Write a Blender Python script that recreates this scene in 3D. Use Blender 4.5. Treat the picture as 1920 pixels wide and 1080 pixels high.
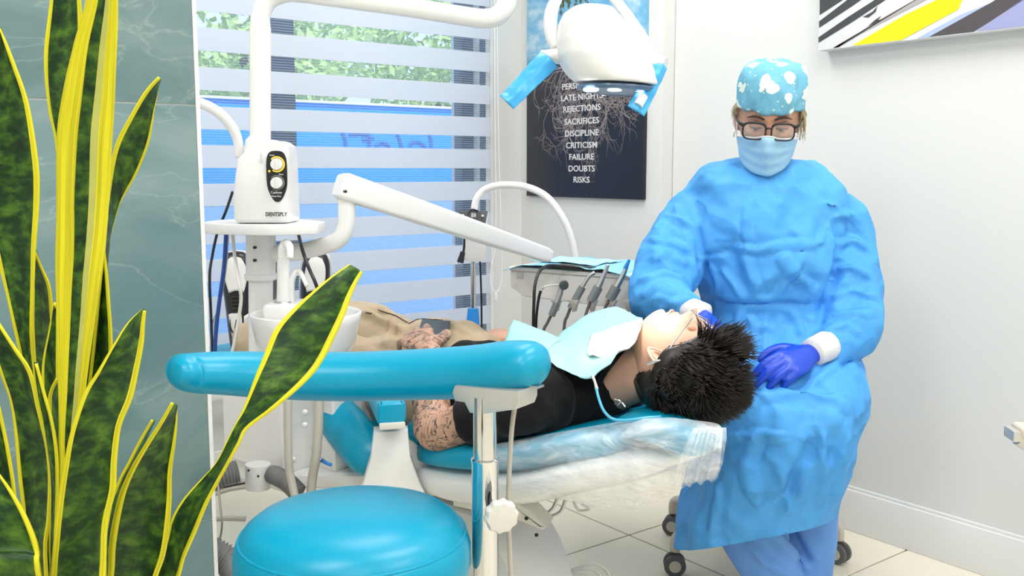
import bpy, bmesh, math, random
import numpy as np
from mathutils import Vector, Matrix, noise
from mathutils.bvhtree import BVHTree
random.seed(7)
PI = math.pi
sc = bpy.context.scene
for o in list(bpy.data.objects): bpy.data.objects.remove(o)
COL = sc.collection

# ------------------------------------------------------------ camera, world, exposure, lights
F = 1800.0; PITCH = math.radians(7.03); CH = 1.15
cp, sp = math.cos(PITCH), math.sin(PITCH)
cam_d = bpy.data.cameras.new('camera'); cam = bpy.data.objects.new('camera', cam_d); COL.objects.link(cam)
cam.location = (0, 0, CH); cam.rotation_euler = (PI/2-PITCH, 0, 0)
cam_d.sensor_width = 36; cam_d.lens = 36*F/1920; cam_d.clip_start = .05
sc.camera = cam
sc.view_settings.view_transform = 'Standard'; sc.view_settings.look = 'None'
sc.view_settings.exposure = 0.0; sc.view_settings.gamma = 1; sc.view_settings.use_curve_mapping = False
w = bpy.data.worlds.new('sky'); sc.world = w; w.use_nodes = True
bg = w.node_tree.nodes['Background']
bg.inputs[0].default_value = (.70, .86, 1, 1); bg.inputs[1].default_value = 1.35

def W(px, py, Y):
    v = 540-py; fy = F*cp+v*sp; fz = v*cp-F*sp; k = Y/fy
    return Vector(((px-960)*k, Y, CH+fz*k))
# room frame: A runs along the window wall, B along the right wall (away from the camera)
A = Vector((.795, .607, 0)); B = Vector((-.607, .795, 0)); Z = Vector((0, 0, 1))
C0 = Vector((.042, 4.248, 0))
def R(a, b, z): return C0+A*a+B*b+Z*z
CEIL = 2.75

def area(name, loc, sx, sy, power, col=(1, 1, 1), direc=(0, 0, -1), rz=0):
    l = bpy.data.lights.new(name, 'AREA'); l.shape = 'RECTANGLE'; l.size = sx; l.size_y = sy; l.energy = power; l.color = col
    o = bpy.data.objects.new(name, l); COL.objects.link(o); o.location = loc
    q = Vector(direc).to_track_quat('-Z', 'Y'); o.rotation_euler = q.to_euler()
    if rz: o.rotation_euler = (0, 0, rz)
    return o
AZ = math.atan2(A.y, A.x)
LAMPS = [(-.9, -1.0), (-.9, -2.5), (-.9, -4.0), (-3.0, -1.0), (-3.0, -2.5), (-3.0, -4.0)]
for (a, b) in LAMPS:
    area('ceiling_panel_light', R(a, b, CEIL-.05), 1.15, .55, 20 if b == -1.0 and a == -.9 else 26, (1, .985, .96), rz=AZ)
# sun aimed outward, away from the window; it lights what stands outside
sun = bpy.data.lights.new('sun', 'SUN'); sun.energy = 3.5; sun.angle = .03
so = bpy.data.objects.new('sun', sun); COL.objects.link(so); so.rotation_euler = Vector((-.35, .42, -.85)).to_track_quat('-Z', 'Y').to_euler()

# ------------------------------------------------------------ helpers
def mat(name, col, rough=.5, metal=0, spec=.5, coat=0, trans=0, alpha=1, emit=None, es=0, sss=0, sheen=0, bump=None):
    m = bpy.data.materials.new(name); m.use_nodes = True
    p = m.node_tree.nodes['Principled BSDF']; I = p.inputs
    I['Base Color'].default_value = (*col, 1); I['Roughness'].default_value = rough; I['Metallic'].default_value = metal
    I['Specular IOR Level'].default_value = spec; I['Coat Weight'].default_value = coat; I['Coat Roughness'].default_value = .08
    I['Transmission Weight'].default_value = trans; I['Alpha'].default_value = alpha
    if sss:
        I['Subsurface Weight'].default_value = sss; I['Subsurface Radius'].default_value = (.02, .008, .004); I['Subsurface Scale'].default_value = .5
    if sheen: I['Sheen Weight'].default_value = sheen
    if emit: I['Emission Color'].default_value = (*emit, 1); I['Emission Strength'].default_value = es
    if bump:
        sc_, st, dist = bump[:3]
        n = node(m, 'ShaderNodeTexNoise'); n.inputs['Scale'].default_value = sc_; n.inputs['Detail'].default_value = 5
        b = node(m, 'ShaderNodeBump'); b.inputs['Strength'].default_value = st; b.inputs['Distance'].default_value = dist
        c = coords(m, bump[3] if len(bump) > 3 else (1, 1, 1))
        L(m, c, n.inputs['Vector']); L(m, n.outputs['Fac'], b.inputs['Height']); L(m, b.outputs[0], I['Normal'])
    return m
def node(m, t): return m.node_tree.nodes.new(t)
def L(m, a, b): m.node_tree.links.new(a, b)
def coords(m, scale=(1, 1, 1), out='Object', rot=(0, 0, 0)):
    t = node(m, 'ShaderNodeTexCoord'); mp = node(m, 'ShaderNodeMapping')
    mp.inputs['Scale'].default_value = scale; mp.inputs['Rotation'].default_value = rot
    L(m, t.outputs[out], mp.inputs['Vector']); return mp.outputs[0]
def ramp(m, fac, stops, interp='LINEAR'):
    r = node(m, 'ShaderNodeValToRGB'); r.color_ramp.interpolation = interp
    e = r.color_ramp.elements
    while len(e) > 1: e.remove(e[-1])
    e[0].position = stops[0][0]; e[0].color = (*stops[0][1], 1)
    for p, c in stops[1:]:
        x = e.new(p); x.color = (*c, 1)
    L(m, fac, r.inputs[0]); return r.outputs[0]
def noi(m, vec, scale, detail=4, rough=.5, dist=0, out='Fac'):
    n = node(m, 'ShaderNodeTexNoise'); n.inputs['Scale'].default_value = scale; n.inputs['Detail'].default_value = detail
    n.inputs['Roughness'].default_value = rough; n.inputs['Distortion'].default_value = dist
    if vec is not None: L(m, vec, n.inputs['Vector'])
    return n.outputs[out]
def mixc(m, fac, a, b, bt='MIX'):
    n = node(m, 'ShaderNodeMix'); n.data_type = 'RGBA'; n.blend_type = bt
    for s, v in ((n.inputs[0], fac), (n.inputs[6], a), (n.inputs[7], b)):
        if isinstance(v, (int, float)): s.default_value = v
        elif isinstance(v, tuple): s.default_value = (*v, 1)
        else: L(m, v, s)
    return n.outputs[2]
def mth(m, op, a, b=0.0, c=None):
    n = node(m, 'ShaderNodeMath'); n.operation = op
    for i, v in enumerate((a, b) if c is None else (a, b, c)):
        if isinstance(v, (int, float)): n.inputs[i].default_value = v
        else: L(m, v, n.inputs[i])
    return n.outputs[0]
def PB(m): return m.node_tree.nodes['Principled BSDF'].inputs
def bumpto(m, h, strength=.3, dist=.002):
    b = node(m, 'ShaderNodeBump'); b.inputs['Strength'].default_value = strength; b.inputs['Distance'].default_value = dist
    L(m, h, b.inputs['Height']); L(m, b.outputs[0], PB(m)['Normal'])

def link(name, me, m=None, parent=None, smooth=True, label=None, cat=None, group=None, kind=None):
    o = bpy.data.objects.new(name, me); COL.objects.link(o)
    if m and not me.materials: me.materials.append(m)
    if smooth: me.shade_smooth()
    if parent is not None:
        o.parent = parent; par = parent; off = Vector()
        while par is not None: off += par.location; par = par.parent
        me.transform(Matrix.Translation(-off)); 
    elif me.users == 1 and len(me.vertices):
        bb = np.empty(len(me.vertices)*3); me.vertices.foreach_get('co', bb); bb = bb.reshape(-1, 3)
        c = (bb.min(0)+bb.max(0))/2; c = Vector((c[0], c[1], bb[:, 2].min()))
        me.transform(Matrix.Translation(-c)); o.location = c
    tag(o, label, cat, group, kind)
    return o
def tag(o, label=None, cat=None, group=None, kind=None):
    if label: o['label'] = label
    if cat: o['category'] = cat
    if group: o['group'] = group
    if kind: o['kind'] = kind
    return o
def thing(name, loc, label, cat, group=None):
    o = bpy.data.objects.new(name, None); COL.objects.link(o); o.location = loc; o.empty_display_size = .05
    return tag(o, label, cat, group)
def mesh(verts, faces, name='m'):
    me = bpy.data.meshes.new(name); me.from_pydata([tuple(v) for v in verts], [], faces); me.update(); return me
class MB:
    def __init__(s): s.v = []; s.f = []
    def add(s, v, f):
        n = len(s.v); s.v += [Vector(x) for x in v]; s.f += [tuple(i+n for i in q) for q in f]; return s
    def bm(s, b):
        b.verts.ensure_lookup_table(); s.add([x.co.copy() for x in b.verts], [[q.index for q in p.verts] for p in b.faces]); b.free(); return s
    def mesh(s): return mesh(s.v, s.f)
    def link(s, name, m, parent=None, autosmooth=35, **k):
        me = s.mesh(); o = link(name, me, m, parent, smooth=True, **k)
        if autosmooth is not None: sharp(me, autosmooth)
        return o
    # shapes
    def box(s, c, size, ax=(1, 0, 0), ay=(0, 1, 0), bevel=0, seg=2, az=None):
        ax = Vector(ax).normalized(); ay = Vector(ay).normalized(); az = Vector(az).normalized() if az is not None else ax.cross(ay).normalized()
        b = bmesh.new(); bmesh.ops.create_cube(b, size=1)
        for v in b.verts: v.co = Vector((v.co.x*size[0], v.co.y*size[1], v.co.z*size[2]))
        if bevel: bmesh.ops.bevel(b, geom=list(b.edges), offset=bevel, segments=seg, profile=.6, affect='EDGES')
        c = Vector(c)
        for v in b.verts: v.co = c+ax*v.co.x+ay*v.co.y+az*v.co.z
        b.verts.index_update(); return s.bm(b)
    def tube(s, pts, r, n=12, sub=4, smooth=True, cap=True, side=None, r2=None):
        P = [Vector(p) for p in pts]; rr = list(r) if hasattr(r, '__len__') else [r]*len(P)
        qq = (list(r2) if hasattr(r2, '__len__') else [r2]*len(P)) if r2 is not None else list(rr)
        if smooth and len(P) > 2 and sub > 1:
            P, rr, qq = crs(P, rr, qq, sub)
        T = []
        for i in range(len(P)):
            t = P[min(i+1, len(P)-1)]-P[max(i-1, 0)]; T.append(t.normalized() if t.length > 1e-9 else Vector((0, 0, 1)))
        if side is None:
            sv = T[0].orthogonal().normalized()
        else: sv = Vector(side)
        V = []; FF = []
        for i in range(len(P)):
            if side is not None: sv = Vector(side)
            sv = (sv-T[i]*sv.dot(T[i])).normalized(); uv = T[i].cross(sv)
            for k in range(n):
                a = 2*PI*k/n; V.append(P[i]+sv*math.cos(a)*rr[i]+uv*math.sin(a)*qq[i])
        for i in range(len(P)-1):
            for k in range(n):
                FF.append((i*n+k, i*n+(k+1) % n, (i+1)*n+(k+1) % n, (i+1)*n+k))
        if cap: FF.append(tuple(range(n))[::-1]); FF.append(tuple((len(P)-1)*n+k for k in range(n)))
        return s.add(V, FF)
    def rings(s, rings, cap=True, close=True):
        n = len(rings[0]); V = [Vector(p) for r in rings for p in r]; FF = []
        for i in range(len(rings)-1):
            for k in range(n if close else n-1):
                FF.append((i*n+k, i*n+(k+1) % n, (i+1)*n+(k+1) % n, (i+1)*n+k))
        if cap and close: FF.append(tuple(range(n))[::-1]); FF.append(tuple((len(rings)-1)*n+k for k in range(n)))
        return s.add(V, FF)
    def lathe(s, prof, c, axis=(0, 0, 1), n=32):
        az = Vector(axis).normalized(); ax = az.orthogonal().normalized(); ay = az.cross(ax); c = Vector(c)
        return s.rings([[c+az*h+(ax*math.cos(2*PI*k/n)+ay*math.sin(2*PI*k/n))*max(r, 1e-4) for k in range(n)] for (r, h) in prof])
    def prism(s, outline, o, ax, ay, depth, bevel=0, seg=2):
        ax = Vector(ax).normalized(); ay = Vector(ay).normalized(); az = ax.cross(ay).normalized(); o = Vector(o)
        b = bmesh.new(); vs = [b.verts.new((x, y, 0)) for x, y in outline]; f = b.faces.new(vs)
        r = bmesh.ops.extrude_face_region(b, geom=[f])
        for e in r['geom']:
            if isinstance(e, bmesh.types.BMVert): e.co.z += depth
        bmesh.ops.recalc_face_normals(b, faces=list(b.faces))
        if bevel:
            ed = [e for e in b.edges if abs(e.verts[0].co.z-e.verts[1].co.z) < 1e-6]
            bmesh.ops.bevel(b, geom=ed, offset=bevel, segments=seg, profile=.6, affect='EDGES')
        for v in b.verts: v.co = o+ax*v.co.x+ay*v.co.y+az*v.co.z
        b.verts.index_update(); return s.bm(b)
    def ball(s, c, r, n=16, m=10, ax=(1, 0, 0), ay=(0, 1, 0)):
        if not hasattr(r, '__len__'): r = (r, r, r)
        ax = Vector(ax).normalized(); ay = Vector(ay).normalized(); az = ax.cross(ay).normalized(); c = Vector(c)
        return s.rings([[c+ax*r[0]*math.sin(t)*math.cos(2*PI*k/n)+ay*r[1]*math.sin(t)*math.sin(2*PI*k/n)-az*r[2]*math.cos(t) for k in range(n)]
                        for t in [max(.03, min(PI-.03, PI*i/m)) for i in range(m+1)]])
def crs(P, rr, qq, sub):
    n = len(P); oP = []; orr = []; oq = []
    for i in range(n-1):
        a, b, c, d = [max(0, min(n-1, j)) for j in (i-1, i, i+1, i+2)]
        for k in range(sub):
            t = k/sub; f = lambda x: .5*((2*x[b])+(-x[a]+x[c])*t+(2*x[a]-5*x[b]+4*x[c]-x[d])*t*t+(-x[a]+3*x[b]-3*x[c]+x[d])*t**3)
            oP.append(f(P)); orr.append(f(rr)); oq.append(f(qq))
    oP.append(P[-1]); orr.append(rr[-1]); oq.append(qq[-1]); return oP, orr, oq
def sharp(me, deg):
    b = bmesh.new(); b.from_mesh(me); lim = math.radians(deg)
    bmesh.ops.recalc_face_normals(b, faces=list(b.faces))
    for e in b.edges:
        if len(e.link_faces) == 2 and e.calc_face_angle(0) > lim: e.smooth = False
    b.to_mesh(me); b.free()
def bake(me, mods):
    o = bpy.data.objects.new('tmp', me); COL.objects.link(o)
    for t, kw in mods:
        md = o.modifiers.new(t, t)
        for k, v in kw.items(): setattr(md, k, v)
    bpy.context.view_layer.update()
    dg = bpy.context.evaluated_depsgraph_get()
    r = bpy.data.meshes.new_from_object(o.evaluated_get(dg)); bpy.data.objects.remove(o)
    return r
def remesh(mb, voxel, smooth=6, fac=.5):
    me = mb.mesh() if isinstance(mb, MB) else mb
    b = bmesh.new(); b.from_mesh(me); bmesh.ops.recalc_face_normals(b, faces=list(b.faces)); b.to_mesh(me); b.free()
    return bake(me, [('REMESH', dict(mode='VOXEL', voxel_size=voxel, adaptivity=0)), ('SMOOTH', dict(factor=fac, iterations=smooth))])
def getco(me):
    a = np.empty(len(me.vertices)*3); me.vertices.foreach_get('co', a); return a.reshape(-1, 3)
def getno(me):
    a = np.empty(len(me.vertices)*3); me.vertices.foreach_get('normal', a); return a.reshape(-1, 3)
def setco(me, a): me.vertices.foreach_set('co', a.ravel()); me.update()
def bvh(me):
    return BVHTree.FromPolygons([v.co.copy() for v in me.vertices], [tuple(p.vertices) for p in me.polygons])
def hit(bv, px, py, lift=0.0):
    d = (W(px, py, 2)-Vector((0, 0, CH))).normalized(); r = bv.ray_cast(Vector((0, 0, CH)), d)
    return (r[0]+r[1]*lift) if r[0] is not None else None
def hitline(bv, pts, step=8, lift=0.0):
    out = []
    for i in range(len(pts)-1):
        (x0, y0), (x1, y1) = pts[i], pts[i+1]; n = max(1, int(math.hypot(x1-x0, y1-y0)/step))
        for k in range(n+(i == len(pts)-2)):
            h = hit(bv, x0+(x1-x0)*k/n, y0+(y1-y0)*k/n, lift)
            if h is not None: out.append(h)
    return out
def crease(me, lines):
    """real folds: lines = [(3-D polyline, width, height)] pushed along the normals"""
    co = getco(me); no = getno(me); d = np.zeros(len(co))
    for pts, wd, amp in lines:
        if not pts: continue
        P = np.array([tuple(p) for p in pts]); lo = P.min(0)-3*wd; hi = P.max(0)+3*wd
        idx = np.where(np.all((co > lo) & (co < hi), axis=1))[0]
        if len(P) < 2 or not len(idx): continue
        best = np.full(len(idx), 1e9); tt = np.zeros(len(idx))
        for i in range(len(P)-1):
            a, b = P[i], P[i+1]; ab = b-a; L2 = max(1e-9, ab@ab); t = np.clip(((co[idx]-a)@ab)/L2, 0, 1)
            q = np.linalg.norm(co[idx]-(a+t[:, None]*ab), axis=1); m_ = q < best
            best[m_] = q[m_]; tt[m_] = (i+t[m_])/(len(P)-1)
        env = np.clip(np.minimum(tt, 1-tt)*6, .0, 1)
        d[idx] += amp*np.exp(-(best/wd)**2)*env - amp*.35*np.exp(-((best-1.8*wd)/wd)**2)*env
    setco(me, co+no*d[:, None])
def ripple(me, comps, mask=None):
    """comps = [(fx,fy,fz,amp,ridged)]"""
    co = getco(me); no = getno(me); d = np.zeros(len(co))
    for i in range(len(co)):
        x, y, z = co[i]; s = 0
        for fx, fy, fz, amp, rg in comps:
            v = noise.noise(Vector((x*fx+rg*3.1, y*fy, z*fz)))
            s += amp*((1-abs(v)*4) if rg else v*2)
        d[i] = s
    if mask is not None: d = d*mask(co)
    setco(me, co+no*d[:, None])
def patch(grid, nu, nv):
    """smooth surface through a grid of control points -> rows of points"""
    rows = [crs([Vector(p) for p in r], [0]*len(r), [0]*len(r), nu)[0] for r in grid]
    cols = [crs([r[j] for r in rows], [0]*len(rows), [0]*len(rows), nv)[0] for j in range(len(rows[0]))]
    return [[c[i] for c in cols] for i in range(len(cols[0]))]
def sheet(grid, nu, nv, thick=.0015, fold=None):
    rows = patch(grid, nu, nv)
    if fold:
        for r in rows:
            for p in r: p += fold(p)
    n = len(rows[0]); V = [p for r in rows for p in r]
    me = mesh(V, [(i*n+j, i*n+j+1, (i+1)*n+j+1, (i+1)*n+j) for i in range(len(rows)-1) for j in range(n-1)])
    return bake(me, [('SOLIDIFY', dict(thickness=thick, offset=0))]) if thick else me
def text(body, size, o, xd, ud, m, parent, name='lettering', sx=1, ext=.0006, align='CENTER', shear=0, bold=0):
    c = bpy.data.curves.new('t', 'FONT'); c.body = body; c.size = size; c.extrude = ext; c.align_x = align; c.align_y = 'CENTER'; c.shear = shear
    c.resolution_u = 3; c.offset = bold
    t = bpy.data.objects.new('t', c); COL.objects.link(t); bpy.context.view_layer.update()
    me = bpy.data.meshes.new_from_object(t.evaluated_get(bpy.context.evaluated_depsgraph_get())); bpy.data.objects.remove(t)
    xd = Vector(xd).normalized(); ud = Vector(ud).normalized(); zd = xd.cross(ud); o = Vector(o)
    for v in me.vertices: v.co = o+xd*v.co.x*sx+ud*v.co.y+zd*v.co.z
    me.materials.clear()
    return link(name, me, m, parent, smooth=False)

# ------------------------------------------------------------ materials
M = {}
M['wall'] = mat('painted wall', (.745, .75, .73), .55, bump=(60, .05, .002))
M['white'] = mat('white gloss plastic', (.86, .855, .84), .22, coat=.3)
M['whitem'] = mat('white satin paint', (.84, .84, .83), .4)
M['offwhite'] = mat('ivory plastic', (.74, .72, .66), .35)
M['beige'] = mat('beige plastic', (.62, .56, .48), .4)
M['hose'] = mat('grey beige hose', (.5, .48, .42), .45)
M['chrome'] = mat('chrome', (.72, .72, .73), .08, metal=1)
M['steel'] = mat('brushed steel', (.55, .55, .54), .3, metal=1)
M['alu'] = mat('cast aluminium', (.62, .6, .57), .4, metal=.6)
M['dark'] = mat('dark grey', (.05, .055, .06), .5)
M['black'] = mat('black plastic', (.012, .012, .014), .3)
M['rubber'] = mat('grey rubber', (.12, .12, .12), .6)
M['greyhp'] = mat('grey handpiece', (.22, .24, .25), .35, metal=.3)
M['blueleather'] = mat('turquoise leather', (.0, .33, .53), .33, spec=.4, bump=(420, .12, .0006))
M['frame'] = mat('dark window frame', (.09, .10, .12), .5)
M['blueplastic'] = mat('blue plastic', (.02, .25, .7), .4)
M['yellowlamp'] = mat('amber ring', (.9, .6, .05), .4, emit=(1, .6, .05), es=1)
M['screen'] = mat('display', (.05, .06, .07), .3)
M['print'] = mat('white print', (.85, .85, .85), .5)
M['blackprint'] = mat('black print', (.03, .03, .03), .5)
M['bluefilm'] = mat('blue protective sleeve', (.06, .42, .82), .3, alpha=.93)
M['bluecord'] = mat('blue cord', (.02, .08, .35), .4)
M['bluehose'] = mat('light blue bib chain', (.1, .5, .75), .35)

m = M['tile'] = mat('beige floor tile', (.7, .66, .57), .22, spec=.5)
v = coords(m, (1, 1, 1)); L(m, mixc(m, noi(m, v, 3, 6), (.80, .74, .60), (.88, .82, .68)), PB(m)['Base Color'])
M['grout'] = mat('grout', (.28, .25, .20), .8)

m = M['marble'] = mat('grey green marble tile', (.3, .4, .42), .2, spec=.4)
v = coords(m, (1.2, 1.2, 2.6), rot=(.0, .2, .3))
n1 = noi(m, v, 2.2, 8, .55, .9); c1 = ramp(m, n1, [(.25, (.10, .19, .205)), (.5, (.155, .25, .26)), (.75, (.24, .33, .33))])
n2 = noi(m, coords(m, (1.5, 1.5, 2.6), rot=(.5, .6, .2)), 1.6, 6, .5, 1.2)
vein = mth(m, 'ABSOLUTE', mth(m, 'SUBTRACT', n2, .5)); vm = ramp(m, vein, [(0, (.22, .22, .22)), (.005, (.05, .05, .05)), (.02, (0, 0, 0))])
L(m, mixc(m, vm, c1, (.55, .60, .54)), PB(m)['Base Color'])

def leafmat(name, wide):
    m = mat(name, (.1, .3, .05), .42, spec=.3)
    uv = node(m, 'ShaderNodeUVMap'); sep = node(m, 'ShaderNodeSeparateXYZ'); L(m, uv.outputs[0], sep.inputs[0])
    mp = node(m, 'ShaderNodeMapping'); mp.inputs['Scale'].default_value = (1.6, 52, 1); L(m, uv.outputs[0], mp.inputs['Vector'])
    nb = noi(m, mp.outputs[0], 1.5, 5, .6, .25)
    green = ramp(m, nb, [(.30, (.004, .018, .005)), (.45, (.008, .04, .006)), (.55, (.035, .10, .008)), (.68, (.09, .18, .015))])
    mp2 = node(m, 'ShaderNodeMapping'); mp2.inputs['Scale'].default_value = (18, 3, 1); L(m, uv.outputs[0], mp2.inputs['Vector'])
    ny = noi(m, mp2.outputs[0], 1.5, 4); yel = ramp(m, ny, [(.3, (.50, .46, .01)), (.6, (.80, .73, .02))])
    jit = mth(m, 'ADD', sep.outputs[0], mth(m, 'MULTIPLY', mth(m, 'SUBTRACT', noi(m, mp2.outputs[0], 3, 3), .5), .03))
    if wide:
        pale = mixc(m, nb, (.42, .46, .10), (.62, .62, .16))
        st = ramp(m, jit, [(0, (1, 0, 0)), (.31, (0, 0, 0)), (.56, (0, 1, 0)), (.72, (1, 0, 0))], 'CONSTANT')
        s2 = node(m, 'ShaderNodeSeparateColor'); L(m, st, s2.inputs[0])
        c = mixc(m, s2.outputs[0], green, yel); c = mixc(m, s2.outputs[1], c, pale)
    else:
        st = ramp(m, jit, [(0, (1, 1, 1)), (.085, (0, 0, 0)), (.91, (1, 1, 1))], 'CONSTANT')
        c = mixc(m, st, green, yel)
    L(m, c, PB(m)['Base Color']); bumpto(m, ny, .25, .001)
    return m
M['leaf'] = leafmat('snake plant leaf', False); M['leafwide'] = leafmat('snake plant broad margin leaf', True)

def cloth(name, col, col2, sc_=12, strength=.5, rough=.7):
    m = mat(name, col, rough, spec=.2, sheen=.1)
    v = coords(m); n1 = noi(m, v, sc_, 6, .6, .8); L(m, mixc(m, n1, col, col2), PB(m)['Base Color'])
    bumpto(m, noi(m, v, sc_*2.2, 5, .55, 1.5), strength, .006); return m
m = M['gown'] = mat('blue isolation gown', (.05, .30, .82), .6, spec=.2)
v = coords(m); L(m, mixc(m, noi(m, v, 5, 5), (.065, .33, .80), (.11, .43, .90)), PB(m)['Base Color'])
dv = mixc(m, .10, v, noi(m, v, 5, 3, out='Color'))
h_ = None
for s_, wt in ((9, 1.0), (21, .45)):
    vo = node(m, 'ShaderNodeTexVoronoi'); vo.feature = 'SMOOTH_F1'; vo.inputs['Scale'].default_value = s_; vo.inputs['Smoothness'].default_value = .25; L(m, dv, vo.inputs['Vector'])
    t_ = mth(m, 'MULTIPLY', vo.outputs['Distance'], wt); h_ = t_ if h_ is None else mth(m, 'ADD', h_, t_)
bumpto(m, h_, .8, .032)
M['scrub'] = cloth('blue scrub trousers', (.13, .32, .78), (.16, .38, .85), 8, .2)
M['pants'] = cloth('khaki cotton', (.42, .32, .21), (.55, .44, .31), 10, .3, .85)
M['shirt'] = cloth('black cotton shirt', (.004, .004, .005), (.008, .008, .009), 10, .4, .9)
M['cuff'] = cloth('white knit cuff', (.8, .8, .82), (.7, .7, .74), 30, .4)
m = M['glove'] = mat('deep blue nitrile glove', (.008, .06, .58), .35, spec=.5); bumpto(m, noi(m, coords(m), 60, 4), .3, .002)
m = M['mask'] = mat('pale blue surgical mask', (.36, .62, .84), .7, spec=.2); bumpto(m, noi(m, coords(m), 300, 3), .15, .0005)
m = M['bib'] = mat('aqua paper bib', (.42, .76, .80), .75, spec=.2)
wv = node(m, 'ShaderNodeTexWave'); wv.inputs['Scale'].default_value = 60; wv.inputs['Distortion'].default_value = .4; L(m, coords(m, rot=(0, 0, .9)), wv.inputs['Vector']); bumpto(m, wv.outputs['Fac'], .35, .001)
M['gauze'] = cloth('white gauze sheet', (.85, .85, .80), (.8, .8, .76), 20, .5)
M['traypaper'] = cloth('light blue tray paper', (.25, .58, .80), (.33, .66, .86), 10, .2)

m = M['cap'] = mat('teal scrub cap', (.2, .5, .65), .75, spec=.2)
v = coords(m)
vo = node(m, 'ShaderNodeTexVoronoi'); vo.inputs['Scale'].default_value = 21; vo.inputs['Randomness'].default_value = .9; L(m, mixc(m, .03, v, noi(m, v, 25, 2, out='Color')), vo.inputs['Vector'])
thr = mth(m, 'LESS_THAN', vo.outputs['Distance'], .37)
vo2 = node(m, 'ShaderNodeTexVoronoi'); vo2.inputs['Scale'].default_value = 60; L(m, v, vo2.inputs['Vector'])
thr2 = mth(m, 'MULTIPLY', mth(m, 'LESS_THAN', vo2.outputs['Distance'], .14), .7)
base = mixc(m, noi(m, v, 12, 4), (.13, .40, .58), (.22, .52, .68))
shp = mixc(m, noi(m, v, 14, 2), (.75, .86, .9), (.85, .87, .70))
L(m, mixc(m, mth(m, 'MAXIMUM', thr, thr2), base, shp), PB(m)['Base Color']); bumpto(m, noi(m, v, 28, 4, .5, 1), .5, .005)

def skin(name, c1, c2, tattoo=False):
    m = mat(name, c1, .45, spec=.4, sss=.08)
    v = coords(m); base = mixc(m, noi(m, v, 18, 5), c1, c2)
    if tattoo:
        at = node(m, 'ShaderNodeAttribute'); at.attribute_name = 'tattoo'
        n1 = noi(m, v, 13, 3, .5, 3.2); ln = mth(m, 'ABSOLUTE', mth(m, 'SUBTRACT', n1, .5))
        l1 = ramp(m, ln, [(0, (1, 1, 1)), (.02, (.75, .75, .75)), (.035, (.12, .12, .12)), (.12, (.25, .25, .25))])
        n2 = noi(m, v, 22, 3, .6, 2.0); sh = ramp(m, n2, [(.46, (0, 0, 0)), (.56, (.55, .55, .55))])
        tt = mixc(m, 1.0, l1, sh, 'LIGHTEN'); f = mth(m, 'MULTIPLY', tt, at.outputs['Fac'])
        base = mixc(m, f, base, (.045, .05, .05))
    L(m, base, PB(m)['Base Color']); bumpto(m, noi(m, v, 120, 4), .15, .001); return m
M['skinw'] = skin('warm skin', (.56, .29, .19), (.62, .35, .24))
M['skinp'] = skin('light skin', (.66, .37, .25), (.72, .43, .31), True)
m = M['hair'] = mat('black hair', (.012, .008, .006), .38, spec=.5)
m = M['blond'] = mat('blond hair', (.5, .4, .24), .5)
m = M['plastic'] = mat('clear plastic film', (.93, .95, .96), .12, spec=.8)
PB(m)['Alpha'].default_value = .34
v = coords(m, (2.2, 2.2, 7), rot=(0, .25, 0)); nn = noi(m, v, 4, 4, .5, .6); bumpto(m, nn, .8, .02)
al = ramp(m, nn, [(.35, (.24, .24, .24)), (.58, (.42, .42, .42)), (.72, (.75, .75, .75))]); L(m, al, PB(m)['Alpha'])
m = M['glass'] = mat('window glass', (.95, .98, 1), .02); PB(m)['Alpha'].default_value = .05
m = M['lens'] = mat('spectacle lens', (.9, .95, 1), .03); PB(m)['Alpha'].default_value = .14
m = M['band'] = bpy.data.materials.new('opaque blind band'); m.use_nodes = True
nt = m.node_tree; nt.nodes.remove(nt.nodes['Principled BSDF']); d = node(m, 'ShaderNodeBsdfDiffuse'); t = node(m, 'ShaderNodeBsdfTranslucent'); mx = node(m, 'ShaderNodeMixShader')
d.inputs[0].default_value = (.80, .84, .88, 1); t.inputs[0].default_value = (.80, .87, 1, 1); mx.inputs[0].default_value = .38
L(m, d.outputs[0], mx.inputs[1]); L(m, t.outputs[0], mx.inputs[2]); L(m, mx.outputs[0], nt.nodes['Material Output'].inputs[0])
m = M['sheer'] = bpy.data.materials.new('sheer blind mesh'); m.use_nodes = True
nt = m.node_tree; nt.nodes.remove(nt.nodes['Principled BSDF']); d = node(m, 'ShaderNodeBsdfDiffuse'); t = node(m, 'ShaderNodeBsdfTransparent'); mx = node(m, 'ShaderNodeMixShader')
d.inputs[0].default_value = (.45, .60, .82, 1)
wv = node(m, 'ShaderNodeTexWave'); wv.bands_direction = 'Z'; wv.inputs['Scale'].default_value = 34; wv.inputs['Distortion'].default_value = .3; L(m, coords(m), wv.inputs['Vector'])
L(m, ramp(m, wv.outputs['Fac'], [(0, (.04, .04, .04)), (1, (.24, .24, .24))]), mx.inputs[0])
L(m, t.outputs[0], mx.inputs[1]); L(m, d.outputs[0], mx.inputs[2]); L(m, mx.outputs[0], nt.nodes['Material Output'].inputs[0])

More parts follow.
